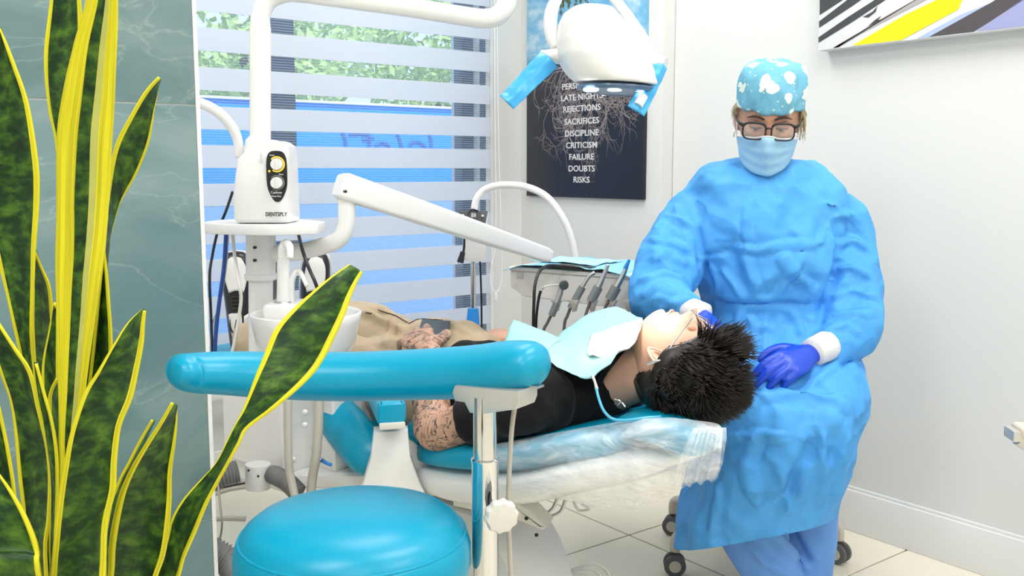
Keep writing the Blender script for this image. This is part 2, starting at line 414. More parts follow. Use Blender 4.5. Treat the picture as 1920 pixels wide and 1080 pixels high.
# ------------------------------------------------------------ room shell
def rbox(mb, a0, a1, b0, b1, z0, z1, bevel=0):
    return mb.box(R((a0+a1)/2, (b0+b1)/2, (z0+z1)/2), (abs(a1-a0), abs(b1-b0), abs(z1-z0)), A, B, bevel)
RA, RB = -4.8, -5.4
fl = MB(); rbox(fl, RA, .4, RB, .2, -.12, -.006)
floor = fl.link('floor', M['grout'], kind='structure', label='beige tiled floor')
tm = MB().box((0, 0, 0), (.594, .594, .008), A, B, .0015, 1).mesh(); tm.materials.append(M['tile']); tm.shade_smooth(); sharp(tm, 30)
a = .06-.3
while a > RA:
    b = -.05-.3
    while b > RB:
        o = bpy.data.objects.new('tile', tm); COL.objects.link(o); o.parent = floor; o.location = R(a, b, -.004)-floor.location; b -= .6
    a -= .6
cl = MB(); rbox(cl, RA, .4, RB, .2, CEIL, CEIL+.1); cl.link('ceiling', M['wall'], kind='structure')
for (a, b) in LAMPS:
    t = thing('ceiling_light', R(a, b, CEIL-.03), 'flat ceiling light panel above the frame', 'ceiling light', 'ceiling panels')
    x = MB(); rbox(x, a-.6, a+.6, b-.3, b+.3, CEIL-.03, CEIL-.001, .004); x.link('housing', M['whitem'], t)
# window wall with the opening
WL, WR = -2.3, -.20; ZB, ZT = .42, 2.3
wb = MB(); rbox(wb, RA, WL, 0, .25, 0, CEIL); rbox(wb, WR, .0, 0, .25, 0, CEIL); rbox(wb, WL, WR, 0, .25, 0, ZB); rbox(wb, WL, WR, 0, .25, ZT, CEIL)
wb.link('wall_back', M['wall'], kind='structure')
wp = MB(); rbox(wp, 0, .3, -.84, .25, 0, CEIL, .004); wp.link('wall_side', M['wall'], kind='structure')
wr = MB(); rbox(wr, .06, .3, RB, -.842, 0, CEIL); wr.link('wall_right', M['wall'], kind='structure')
wl = MB(); rbox(wl, RA-.2, RA, RB, .25, 0, CEIL); wl.link('wall_left', M['wall'], kind='structure')
wf = MB(); rbox(wf, RA-.2, .3, RB-.2, RB, 0, CEIL); wf.link('wall_front', M['wall'], kind='structure')
bb = MB(); rbox(bb, .045, .059, RB, -.84, 0, .135, .003); rbox(bb, .052, .0595, RB, -.84, .135, .145, .002); bb.link('baseboard_right', M['whitem'], kind='structure')
bb = MB(); rbox(bb, -.015, -.001, -.84, 0, 0, .135, .003); bb.link('baseboard_side', M['whitem'], kind='structure')
bb = MB(); rbox(bb, RA, -.02, -.015, -.001, 0, .135, .003); bb.link('baseboard_back', M['whitem'], kind='structure')
# slim cable duct in the corner beside the window
cd = MB(); rbox(cd, -.175, -.16, -.008, -.001, .2, CEIL); cd.link('trim_1', M['whitem'], kind='structure')
# window
wn = MB(); rbox(wn, WL, WL+.06, .08, .14, ZB, ZT); rbox(wn, WR-.06, WR, .08, .14, ZB, ZT); rbox(wn, WL, WR, .08, .14, ZB, ZB+.06); rbox(wn, WL, WR, .08, .14, ZT-.06, ZT)
for i in (0,): pass
wn_o = wn.link('window_1', M['frame'], kind='structure')
for am in (-1.075,):
    x = MB(); rbox(x, am-.05, am+.05, .07, .15, ZB+.061, ZT-.061, .004); x.link('mullion', M['frame'], wn_o)
for (a0, a1) in ((WL+.062, -1.127), (-1.023, -.262)):
    x = MB(); rbox(x, a0, a1, .105, .112, ZB+.062, ZT-.062); x.link('pane', M['glass'], wn_o)
x = MB(); rbox(x, WL-.03, WR+.02, -.03, .07, ZB-.03, ZB, .004); x.link('window_sill', M['whitem'], wn_o)
# zebra blind
zt0 = W(908, 77, R(-.2, 0, 0).y).z
bl = thing('zebra_blind', R(-1.2, -.045, ZB), 'white day and night roller blind of alternating solid and sheer bands over the window', 'window blind')
k = -6; PT = .1325
while True:
    zt = zt0-PT*k
    if zt-.054 < .40: break
    if zt < 2.4:
        x = MB(); rbox(x, -2.25, -.205, -.0465, -.0435, zt, zt+PT-.054); x.link('band', M['band'], bl)
        x = MB(); rbox(x, -2.25, -.21, -.0455, -.0445, zt-.054, zt); x.link('sheer_band', M['sheer'], bl)
    k += 1
x = MB(); rbox(x, -2.27, -.19, -.07, -.02, 2.38, 2.46, .01); x.link('headrail', M['whitem'], bl)
x = MB(); rbox(x, -2.25, -.205, -.053, -.037, zt-.03, zt-.0, .006); x.link('bottom_rail', M['whitem'], bl)
x = MB(); p0 = W(927, 0, 4.02)
x.tube([W(927, -200, 4.05), W(928, 200, 4.05), W(930, 440, 4.05), W(921, 500, 4.04), W(920, 530, 4.04), W(929, 548, 4.03), W(940, 530, 4.04), W(941, 470, 4.05), W(934, 200, 4.06), W(931, -200, 4.06)], .002, 6)
x.tube([W(930, 546, 4.03), W(930, 562, 4.03)], .006, 8); x.link('pull_chain', M['white'], bl)
x = MB(); rbox(x, -.203, -.193, .0, .03, ZB, ZT); x.link('shadow_gap_strip', M['frame'], kind='structure')  # dark strip standing in for the shadow gap between blind and wall

# outside
og = MB(); og.box(R(-1, 6, -.3), (24, 11.4, .1), A, B); m = mat('pale pavement', (.45, .47, .50), .8, bump=(5, .2, .01)); og.link('ground', m, kind='structure')
x = MB(); yb = R(-1, 2.5, 0)
m = mat('pale blue rendered parapet', (.20, .38, .70), .8, bump=(20, .3, .01)); 
x.box(R(-2, 2.6, .36), (9, .15, 1.22), A, B, .01); x.link('parapet_wall', m, label='pale blue grey parapet wall outside, below the blue banner', cat='wall')
bn = thing('blue_banner', R(-2, 2.5, .99), 'vivid blue banner with script lettering outside behind the blind', 'banner')
m = mat('vivid blue vinyl', (.0, .30, 1.0), .5)
x = MB(); x.box(R(-2.2, 2.5, 1.285), (8.6, .04, .59), A, B, .004); x.link('panel', m, bn)
x = MB(); x.box(R(-2.2, 2.49, 1.588), (8.62, .06, .016), A, B, .002); x.link('top_rail', M['whitem'], bn)
m2 = mat('dark blue script', (.0, .13, .5), .6)
bnY = 2.472
def bpt(px, py):
    # ray from camera onto the banner's face plane
    o_ = Vector((0, 0, CH)); d_ = W(px, py, 2)-o_; pl = R(0, bnY, 0); n_ = B; tt = (pl-o_).dot(n_)/d_.dot(n_); return o_+d_*tt
x = MB()
for st in ([(642, 246), (648, 262), (650, 285)], [(655, 252), (672, 251), (692, 252)], [(690, 248), (694, 268), (690, 288)], [(680, 262), (702, 258)], [(705, 275), (716, 268), (728, 272), (735, 290)], [(746, 250), (752, 268), (758, 292)], [(768, 272), (780, 266), (795, 272), (800, 285)], [(806, 250), (809, 268), (808, 292)]):
    x.tube([bpt(*q) for q in st], .012, 6, r2=.004, side=A)
x.link('script_lettering', m2, bn)

# trees and shrubs outside
m = mat('bright foliage', (.35, .55, .10), .6); L(m, mixc(m, noi(m, coords(m), 2.5, 3), (.32, .50, .12), (.62, .78, .35)), PB(m)['Base Color'])
for (a, b, z, r, lb) in ((-4.4, 6.5, 2.2, 1.5, 'leftmost green tree outside beyond the blind'), (-1.1, 7.2, 2.1, 1.3, 'green tree outside glimpsed left of the white pole'), (1.9, 7.8, 2.3, 1.5, 'green tree outside above the blue banner, right of the white pole'), (5.6, 9.4, 2.7, 1.5, 'green tree outside glimpsed at the right end of the blind')):
    t = thing('tree', R(a, b, -.25), lb, 'tree', 'trees outside the window')
    x = MB(); c = R(a, b, z+.4)
    x.tube([R(a, b, -.25), R(a+.05, b, z-.6), R(a, b, z+.2)], [.12, .09, .05], 8); x.link('trunk', mat('bark', (.15, .1, .06), .9), t)
    x = MB()
    for i in range(4200):
        d = Vector((random.gauss(0, 1), random.gauss(0, 1), random.gauss(0, 1))).normalized()*r*random.uniform(.3, 1)**.6; d.z *= .8
        if noise.noise(d*1.6+Vector((a, b, 0))) < -.16: continue
        p = c+d; q = Vector((random.gauss(0, 1), random.gauss(0, 1), random.gauss(0, 1))).normalized(); s = q.orthogonal().normalized()
        sz = random.uniform(.06, .11); x.add([p-q*sz, p+s*sz*.5, p+q*sz, p-s*sz*.5], [(0, 1, 2, 3)])
    x.link('foliage', m, t, autosmooth=None, kind='stuff')
# ------------------------------------------------------------ marble pillar
E = W(389, 540, 1.95); E.z = 0
ea = (E-C0).dot(A); eb = (E-C0).dot(B)
pc = MB(); rbox(pc, ea-1.3, ea-.004, eb+.0035, eb+.3, 0, CEIL); pil = pc.link('wall_pillar', mat('grout light', (.8, .82, .8), .8), kind='structure', label='partition clad in grey green marble tiles')
zj1 = W(375, 197, 1.94).z; zj2 = W(398, 972, 1.95).z; th = zj1-zj2
for row in range(4):
    z0 = zj2-th+th*row; z1 = z0+th
    z0 = max(z0, .0); z1 = min(z1, CEIL)
    for c in range(2):
        a1 = ea-.009-c*.90; a0 = a1-.897
        x = MB(); rbox(x, max(a0, ea-1.3), a1, eb, eb+.0115, z0+.0015, z1-.0015, .0012); x.link('tile', M['marble'], pil)
x = MB(); rbox(x, ea-.0085, ea, eb-.001, eb+.3, 0, CEIL, .001); x.link('edge_trim', M['whitem'], pil)

# ------------------------------------------------------------ snake plant
pl_base = W(110, 700, .80); pl_base.z = 0
plant = thing('snake_plant', pl_base, 'variegated snake plant with yellow-edged upright leaves in front of the marble pillar', 'potted plant')
LV = [
 (.80, 'leaf', [(-2, 50, 0, 52), (-25, 120, 26, 117), (-30, 200, 52, 195), (-35, 300, 70, 300), (-30, 380, 71, 380), (-8, 475, 65, 475), (8, 540, 62, 540), (33, 640, 62, 640), (50, 740, 68, 740), (60, 900, 80, 900), (70, 1080, 90, 1080)]),
 (.86, 'leaf', [(118, -140, 121, -140), (100, -60, 148, -60), (95, 0, 150, 0), (84, 90, 152, 90), (84, 150, 150, 150), (92, 210, 145, 210), (106, 275, 140, 275), (110, 400, 135, 400), (112, 700, 130, 700), (110, 1080, 128, 1080)]),
 (.74, 'leafwide', [(185, -130, 189, -130), (170, -60, 214, -60), (162, 0, 219, 0), (137, 80, 218, 90), (118, 175, 213, 190), (107, 250, 209, 260), (105, 350, 204, 340), (105, 450, 197, 450), (105, 540, 185, 540), (107, 640, 170, 640), (109, 740, 157, 740), (110, 860, 140, 860), (112, 1080, 134, 1080)]),
 (.84, 'leaf', [(298, 145, 299, 147), (270, 175, 292, 190), (240, 225, 286, 235), (220, 265, 277, 275), (210, 300, 257, 325), (203, 350, 224, 385), (196, 420, 206, 440), (193, 480, 201, 490), (170, 700, 182, 700), (130, 1080, 150, 1080)]),
 (.82, 'leaf', [(192, 462, 194, 466), (170, 540, 202, 540), (160, 640, 209, 640), (150, 740, 207, 740), (140, 860, 190, 860), (120, 1080, 160, 1080)]),
 (.68, 'leaf', [(269, 580, 271, 583), (240, 605, 268, 612), (210, 650, 266, 640), (180, 700, 258, 690), (155, 740, 247, 745), (132, 810, 225, 800), (118, 880, 217, 860), (108, 940, 214, 920), (100, 1020, 199, 985), (95, 1080, 195, 1080), (92, 1200, 180, 1200)]),
 (.72, 'leaf', [(323, 755, 330, 762), (300, 795, 331, 785), (270, 840, 328, 825), (240, 890, 321, 885), (220, 940, 320, 945), (205, 1020, 311, 1030), (202, 1080, 295, 1080), (190, 1200, 250, 1200)]),
 (.76, 'leaf', [(286, 787, 288, 789), (262, 828, 273, 827), (240, 870, 262, 855), (222, 905, 248, 895), (205, 960, 222, 960), (196, 1080, 208, 1080)]),
 (.80, 'leaf', [(655, 497, 679, 510), (620, 520, 668, 530), (585, 548, 655, 560), (553, 576, 645, 590), (516, 617, 628, 628), (495, 667, 600, 682), (478, 709, 565, 722), (457, 766, 510, 768), (440, 800, 463, 803), (425, 828, 449, 830), (404, 868, 426, 872), (376, 900, 405, 910), (343, 938, 385, 950), (322, 975, 365, 1000), (312, 1020, 345, 1045), (280, 1100, 322, 1110), (200, 1220, 235, 1240)]),
 (.76, 'leaf', [(-20, 600, -5, 602), (-12, 650, 30, 655), (2, 700, 57, 697), (18, 750, 75, 765), (28, 820, 90, 830), (35, 900, 95, 890), (42, 960, 93, 970), (50, 1080, 88, 1080)]),
 (.66, 'leaf', [(-70, 840, -40, 845), (-80, 890, -2, 888), (-80, 940, 30, 935), (-70, 990, 57, 985), (-60, 1040, 74, 1035), (-40, 1100, 80, 1100)]),
 (.70, 'leaf', [(-30, 740, -2, 765), (-30, 800, 8, 810), (-25, 860, 18, 860), (-15, 920, 28, 920), (0, 1000, 38, 1000), (20, 1100, 60, 1100)]),
 (.83, 'leaf', [(61, 468, 64, 472), (62, 500, 78, 505), (63, 540, 92, 540), (62, 600, 99, 600), (64, 680, 104, 680), (70, 780, 104, 780), (80, 900, 104, 900), (90, 1080, 110, 1080)]),
 (.79, 'leaf', [(103, 567, 104, 569), (90, 625, 105, 625), (80, 680, 108, 690), (80, 740, 108, 740), (85, 900, 108, 900), (90, 1080, 108, 1080)]),
 (.78, 'leaf', [(107, 710, 109, 712), (95, 735, 109, 740), (92, 770, 109, 780), (95, 900, 110, 900), (98, 1080, 112, 1080)]),
 (.73, 'leaf', [(66, 678, 68, 682), (72, 740, 84, 740), (82, 790, 98, 790), (90, 850, 107, 850), (96, 920, 108, 920), (95, 1080, 104, 1080)]),
 (.85, 'leaf', [(-60, 300, -58, 302), (-80, 450, -40, 450), (-70, 700, -10, 700), (-40, 1080, 20, 1080)]),
]
POTZ = .50
for li, (d0, mk, secs) in enumerate(LV):
    pts = []
    y0 = secs[0][1]; y1 = max(s[3] for s in secs)
    for (xa, ya, xb, yb) in secs:
        t = (ya-y0)/(y1-y0+1); dd = d0+(.10*(1-t)**2 if li == 8 else .02*(1-t)*math.sin(li*2.1))
        tw = .02*math.sin(li*1.7)
        pts.append((W(xa, ya, dd+tw*.5), W(xb, yb, dd-tw*.5)))
    # run the leaf down into the pot
    l, r_ = pts[-1]; base = Vector((pl_base.x+random.uniform(-.05, .05), pl_base.y+random.uniform(-.05, .05), POTZ-.03))
    mid = (l+r_)/2; wd = (r_-l)*.5
    if mid.z > POTZ+.05:
        q = (mid+base)/2; q.z = (mid.z+base.z)/2; pts.append((q-wd*.45, q+wd*.45))
    pts.append((base-wd.normalized()*.012, base+wd.normalized()*.012))
    Lp = [p[0] for p in pts]; Rp = [p[1] for p in pts]; z_ = [0]*len(pts)
    Lp = crs(Lp, z_, z_, 5)[0]; Rp = crs(Rp, z_, z_, 5)[0]
    NU = 10; V = []; UV = []; ln = 0
    for i in range(len(Lp)):
        if i: ln += ((Lp[i]+Rp[i])/2-(Lp[i-1]+Rp[i-1])/2).length
        wv_ = (Rp[i]-Lp[i]); n_ = Vector((0, 1, 0)); ww = wv_.length
        for k in range(NU+1):
            u = k/NU; V.append(Lp[i]+wv_*u+n_*(ww*.16*math.sin(PI*u)+.002*noise.noise(Vector((u*3, ln*18, li))) * (1 if 0 < k < NU else 1.4))); UV.append((u, ln+li*3.3))
    FF = [(i*(NU+1)+k, i*(NU+1)+k+1, (i+1)*(NU+1)+k+1, (i+1)*(NU+1)+k) for i in range(len(Lp)-1) for k in range(NU)]
    me = mesh(V, FF); ul = me.uv_layers.new(name='UVMap')
    for lp in me.loops: ul.data[lp.index].uv = UV[lp.vertex_index]
    me = bake(me, [('SOLIDIFY', dict(thickness=.0022, offset=0))])
    link('leaf', me, M[mk], plant)
x = MB(); x.lathe([(.11, 0), (.125, .005), (.155, .44), (.165, .50), (.165, .53), (.150, .53), (.145, .49), (.0, .49)], pl_base, n=40)
x.link('pot', M['whitem'], plant)
x = MB(); x.lathe([(.001, .485), (.146, .485), (.146, .50), (.001, .505)], pl_base, n=30); x.link('soil', mat('potting soil', (.06, .035, .02), .95, bump=(60, .6, .01)), plant)

# ------------------------------------------------------------ assistant stool with body rest (foreground)
SY = 1.52; sc0 = W(662, 962, SY)
st = thing('assistant_stool', (sc0.x, sc0.y, 0), 'round turquoise leather stool with curved body rest on a chrome post, in the foreground', 'stool')
Rr = .187
x = MB(); x.lathe([(.0, .012), (.06, .011), (.12, .006), (.158, -.006), (.176, -.020), (.1825, -.031)], sc0, n=64)
x.lathe([(.1825, -.031), (.1875, -.036), (.193, -.055), (.1935, -.085), (.186, -.112), (.17, -.125), (.0, -.127)], sc0, n=64); x.link('seat', M['blueleather'], st, autosmooth=60)
x = MB(); ring = [sc0+Vector((math.cos(a)*.184, math.sin(a)*.184, -.033)) for a in [2*PI*i/96 for i in range(97)]]; x.tube(ring, .0022, 6, smooth=False)
x.link('seam', M['blueleather'], st)
x = MB(); x.lathe([(.03, -.127), (.03, -.30), (.024, -.30), (.024, -.47), (.0, -.47)], sc0, n=24); x.link('gas_lift', M['chrome'], st)
hb = .10
for i in range(5):
    a = 2*PI*i/5+.9; d = Vector((math.cos(a), math.sin(a), 0)); c = Vector((sc0.x, sc0.y, 0))
    x = MB(); x.tube([c+d*.03+Z*.12, c+d*.16+Z*.105, c+d*.27+Z*.085], [.028, .022, .016], 10, r2=[.02, .016, .012]); lg = x.link('leg', M['chrome'], st)
    x = MB(); s_ = d.cross(Z); c2 = c+d*.275+Z*.03
    for q in (-1, 1): x.lathe([(.02, -.008), (.03, -.005), (.03, .005), (.02, .008)], c2+s_*.013*q, s_, 20)
    x.tube([c2+Z*.05, c2+Z*.01], .008, 8); x.link('caster', M['rubber'], lg)
x = MB(); x.lathe([(.0, .08), (.05, .08), (.05, .135), (.034, .15), (.0, .15)], (sc0.x, sc0.y, 0), n=24); x.link('hub', M['chrome'], st)
# body rest
ap = [(326, 698, 1.59), (338, 698, 1.60), (362, 699, 1.625), (430, 700, 1.665), (520, 704, 1.69), (640, 706, 1.69), (760, 703, 1.67), (880, 697, 1.62), (960, 688, 1.57), (1003, 683, 1.54), (1018, 682, 1.53)]
rad = [.016, .027, .034, .0385, .042, .0435, .044, .0445, .043, .034, .012]
x = MB(); x.tube([W(*p) for p in ap], [q*1.25 for q in rad], 28, 8, side=(.2, -1, 0), r2=rad); x.link('body_rest', M['blueleather'], st, autosmooth=None)
pp = W(909, 760, 1.55)
x = MB(); bx = (W(990, 730, 1.53)-W(870, 745, 1.60)); bx.z = 0; bx.normalize(); by = Z.cross(bx)
x.prism([(-.055, -.0), (-.05, .012), (.075, .018), (.075, .0), (.07, -.012), (.0, -.03), (-.02, -.03), (-.03, -.014), (-.05, -.014)], W(918, 737, 1.56)-by*(-.03), bx, Z, .06, .002); x.link('bracket', M['alu'], st)
x = MB(); x.box(W(1000, 723, 1.53), (.03, .02, .004), bx, by, .001); x.link('release_lever', M['steel'], st)
pb = Vector((pp.x, pp.y, 0))
x = MB(); x.lathe([(.0, pp.z+.015), (.0195, pp.z+.015), (.0195, .50), (.0, .5)], pb, n=28); x.link('inner_post', M['chrome'], st)
z1 = W(909, 858, 1.55).z
x = MB(); x.lathe([(.0, z1), (.021, z1), (.0235, z1-.002), (.0235, z1-.006), (.0225, z1-.008), (.0225, .16), (.0, .16)], pb, n=28); x.link('outer_post', M['chrome'], st)
x = MB(); x.tube([pb+Z*.18, pb+Z*.15, (pb+Vector((sc0.x, sc0.y, 0)))/2+Z*.14, Vector((sc0.x, sc0.y, .14))], .02, 12); x.link('post_arm', M['chrome'], st)
# scalloped knob
kc = W(940, 968, 1.50); kax = (Vector((.25, -1, -.05))).normalized(); kx = kax.orthogonal().normalized(); ky = kax.cross(kx)
x = MB(); n = 72
def krow(r, h, s=1): return [kc+kax*h+(kx*math.cos(2*PI*k/n)+ky*math.sin(2*PI*k/n))*(r*(1+s*.045*math.cos(10*2*PI*k/n))) for k in range(n)]
x.rings([krow(.005, -.012, 0), krow(.024, -.012), krow(.0275, -.007), krow(.0275, .004), krow(.024, .009), krow(.010, .011, 0), krow(.001, .011, 0)]); x.link('knob', M['offwhite'], st)
x = MB(); x.tube([kc-kax*.012, pb+Z*kc.z], .010, 14); x.link('knob_stem', M['black'], st)
# hose hanging from the body rest bracket
x = MB(); x.tube([W(968, 748, 1.57), W(960, 800, 1.57), W(955, 880, 1.57), W(953, 960, 1.57), W(957, 1060, 1.57), W(962, 1150, 1.57), W(962, 1300, 1.6)], .0042, 10)
x.link('hose', M['hose'], st)

# ------------------------------------------------------------ dental chair (frame: u from head to feet, v towards the camera)
HX, HY = .34, 1.95
cu = Vector((-.737, .676, 0)); cv = Vector((-.676, -.737, 0))
def D(u, v, z): return Vector((HX, HY, 0))+cu*u+cv*v+Z*z
chair = thing('dental_chair', D(.75, 0, 0), 'reclined turquoise and white dental treatment chair under the patient', 'dental chair')
def slab(secs, n=40, e=.55, sub=5):
    """secs: (u, v0, z, half width, half thickness)"""
    k = [0]*len(secs); P = crs([Vector((s[0], s[1], s[2])) for s in secs], [s[3] for s in secs], [s[4] for s in secs], sub)
    rows = []
    for p, hw, ht in zip(*P):
        r = []
        for i in range(n):
            a = 2*PI*i/n; c_, s_ = math.cos(a), math.sin(a)
            r.append(D(p.x, p.y+hw*math.copysign(abs(c_)**e, c_), p.z+ht*math.copysign(abs(s_)**e, s_)))
        rows.append(r)
    return MB().rings(rows)
slab([(.56, 0, .505, .10, .012), (.545, 0, .510, .22, .03), (.50, 0, .515, .265, .037), (.38, 0, .530, .275, .038), (.22, 0, .560, .26, .038), (.12, 0, .590, .22, .036), (.06, 0, .600, .165, .032), (.045, 0, .605, .14, .012)]).link('backrest_cushion', M['blueleather'], chair, autosmooth=None)
slab([(.57, 0, .455, .12, .01), (.55, 0, .455, .24, .03), (.48, 0, .455, .272, .042), (.36, 0, .465, .282, .045), (.22, 0, .495, .27, .045), (.10, 0, .535, .235, .04), (0, 0, .56, .14, .03), (-.06, 0, .58, .09, .012)]).link('backrest_shell', M['white'], chair, autosmooth=None)
slab([(.085, .01, .618, .08, .012), (.07, .01, .625, .105, .026), (0, .015, .634, .108, .032), (-.07, .035, .626, .085, .032), (-.105, .045, .620, .07, .024), (-.115, .045, .618, .055, .01)]).link('headrest', M['blueleather'], chair, autosmooth=None)
slab([(1.20, -.03, .535, .14, .01), (1.17, -.03, .53, .17, .022), (1.0, -.025, .515, .19, .028), (.84, -.01, .495, .23, .034), (.70, 0, .475, .25, .04), (.61, 0, .465, .24, .04), (.59, 0, .465, .20, .02)]).link('seat_cushion', M['blueleather'], chair, autosmooth=None)
slab([(1.70, -.03, .57, .14, .012), (1.67, -.03, .57, .17, .022), (1.45, -.03, .565, .18, .024), (1.25, -.03, .55, .18, .022), (1.14, -.03, .54, .16, .014)]).link('legrest', M['blueleather'], chair, autosmooth=None)
slab([(.9, 0, .45, .14, .01), (.86, 0, .44, .18, .03), (.75, 0, .41, .19, .04), (.64, 0, .40, .19, .04), (.60, 0, .40, .16, .02)]).link('seat_shell', M['white'], chair, autosmooth=None)
# diagonal blue bolster under the knees, near side
x = MB(); x.tube([W(612, 752, 2.36), W(640, 790, 2.30), W(690, 850, 2.22), W(706, 872, 2.2)], [.045, .055, .055, .04], 20, r2=[.035, .04, .042, .03]); x.link('side_bolster', M['blueleather'], chair, autosmooth=None)
# armrest
ar = MB(); p0 = W(735, 776, 2.02); p1 = W(706, 716, 2.28)
ad = (p1-p0).normalized()
ar.box((p0+p1)/2, ((p1-p0).length, .064, .050), ad, Z.cross(ad), .012, 3); arm = ar.link('armrest', M['blueleather'], chair)
x = MB(); x.box(p0-Z*.026-ad*.001, (.012, .056, .014), ad, Z.cross(ad), .003); x.link('end_plate', M['offwhite'], arm)
for q in (-1, 1):
    x = MB(); s_ = Z.cross(ad).normalized(); x.tube([p0+s_*.022*q+Z*.0245, p1+s_*.022*q+Z*.0245], .0012, 6); x.link('seam', M['dark'], arm)
x = MB()
x.prism([(-.036, 0), (.038, 0), (.043, -.06), (.062, -.12), (.10, -.20), (-.10, -.20), (-.062, -.12), (-.044, -.06)], W(728, 804, 2.06)+Vector((0, .03, 0)), (1, .15, 0), Z, .05, .006); x.link('armrest_support', M['white'], chair)
x = MB(); x.rings([[W(755, 820, 2.10)+Vector((0, s, 0)), W(780, 830, 2.12)+Vector((0, s, 0)), W(815, 875, 2.12)+Vector((0, s, 0)), W(840, 930, 2.12)+Vector((0, s, 0)), W(780, 930, 2.12)+Vector((0, s, 0)), W(752, 880, 2.10)+Vector((0, s, 0))] for s in (0, .05)]); x.link('link_cover', M['white'], chair)
x = MB(); x.ball(W(795, 812, 2.16), (.05, .05, .032), 24, 14); x.link('hip_pad', M['blueleather'], chair)
# base
x = MB(); x.prism([(0.30, .02), (.95, .02), (.95, .10), (.72, .16), (.70, .36), (.46, .36), (.40, .34), (.34, .27), (.30, .18)], D(0, .15, 0), cu, Z, .20, .015, 3)
x.link('base_cover', mat('light grey cover', (.72, .72, .71), .3, coat=.2), chair)
x = MB(); x.box(D(.7, 0, .012), (1.0, .5, .024), cu, cv, .008); x.link('base_plate', M['white'], chair)
for (px, py) in ((987, 972), (1006, 1003)):
    pq = W(px, py, 2.0); x = MB(); bq = D(0, .152, 0); tt = (bq-Vector((0, 0, CH))).dot(cv)/((W(px, py, 2)-Vector((0, 0, CH))).dot(cv)); q = Vector((0, 0, CH))+(W(px, py, 2)-Vector((0, 0, CH)))*tt
    x.lathe([(.0, -.002), (.004, -.002), (.004, .002), (.0, .002)], q, cv, 12); x.link('screw', M['black'], chair)
x = MB(); x.prism([(-.10, .02), (.03, .025), (.08, .0), (.12, -.035), (.11, -.045), (.06, -.03), (-.10, -.012)], W(945, 930, 2.12), (.95, -.3, 0), Z, .07, .01); x.link('lift_arm', M['offwhite'], chair)
hz = MB()
hz.tube([W(1045, 935, 2.1), W(1035, 955, 2.1), W(1015, 967, 2.1), W(1000, 965, 2.12)], .004, 8); hz.tube([W(1060, 938, 2.1), W(1050, 960, 2.1), W(1025, 970, 2.1), W(1002, 970, 2.12)], .004, 8)
hz.tube([W(1075, 940, 2.1), W(1085, 957, 2.1), W(1105, 955, 2.1), W(1090, 945, 2.1)], .003, 8); hz.link('cable_bundle', M['steel'], chair)
fh = MB()
for k in range(4):
    cc = Vector((W(1060+k*14, 1070, 2.3).x, 2.3+.03*k, .02)); fh.tube([cc+Vector((math.cos(a)*.07, .02*math.sin(a*2), .055+math.sin(a)*.055)) for a in [i*.35 for i in range(17)]], .004, 8)
m = mat('clear hose', (.75, .73, .66), .2); fh.link('coiled_hose', m, label='coiled translucent hose lying on the floor behind the chair base', cat='hose')

# clear plastic cover over the backrest and headrest
def fold(p):
    u = (p-D(0, 0, 0)).dot(cu); s = noise.noise(Vector((u*16, p.z*9, 1.3)))+.5*noise.noise(Vector((u*40, p.z*22, 4)))
    return cv*.012*s
g = []
for (f, pts) in enumerate([
    [(905, 838, 2.17), (960, 826, 2.12), (1060, 808, 2.0), (1150, 792, 1.90), (1240, 783, 1.83), (1330, 792, 1.76), (1352, 800, 1.75)],
    [(902, 850, 2.04), (960, 848, 1.99), (1060, 836, 1.89), (1150, 822, 1.82), (1240, 812, 1.78), (1330, 810, 1.725), (1356, 812, 1.72)],
    [(902, 880, 2.00), (960, 883, 1.96), (1060, 880, 1.86), (1150, 872, 1.80), (1240, 862, 1.75), (1330, 850, 1.70), (1352, 850, 1.69)],
    [(905, 900, 2.00), (960, 908, 1.97), (1060, 925, 1.88), (1150, 930, 1.82), (1240, 915, 1.76), (1310, 890, 1.71), (1345, 885, 1.70)],
    [(915, 905, 2.05), (970, 918, 2.02), (1080, 945, 1.94), (1170, 957, 1.88), (1235, 940, 1.80), (1290, 910, 1.75), (1335, 900, 1.72)]]):
    g.append([W(*q) for q in pts])
def f2(p): return fold(p)
me = sheet(g, 14, 12, 0, f2)
bvc = []
for ch in chair.children:
    if ch.name.split('.')[0] in ('backrest_cushion', 'backrest_shell', 'headrest'):
        m_ = ch.data.copy(); m_.transform(Matrix.Translation(chair.location)); bvc.append(bvh(m_))
cam0 = Vector((0, 0, CH))
for v in me.vertices:          # the film lies on the pads, never inside them
    d_ = (v.co-cam0); ln = d_.length; d_.normalize()
    for b_ in bvc:
        h_ = b_.ray_cast(cam0, d_)
        if h_[0] is not None and h_[3] < ln+.012: ln = h_[3]-.012
    v.co = cam0+d_*ln
me = bake(me, [('SMOOTH', dict(factor=.5, iterations=2))])
pcv = link('plastic_cover', me, M['plastic'], label='clear crinkled plastic cover hanging over the backrest and headrest of the chair', cat='plastic cover')
g = []
for q_, (x0, x1, y_, Y_) in enumerate(((1300, 1362, 802, 1.735), (1288, 1362, 830, 1.70), (1276, 1358, 862, 1.69), (1266, 1352, 892, 1.70), (1262, 1346, 915, 1.715))):
    g.append([W(x0+(x1-x0)*k/8, y_+(6 if k % 2 else -4)*(q_/4)-(k*2.2)*(q_/4), Y_+(.010 if k % 2 else -.006)*(.4+q_/3)) for k in range(9)])
me = sheet(g, 5, 6, 0, lambda p: Vector((0, -.005, 0))*noise.noise(p*50)); link('ruffle', me, M['plastic'], pcv)
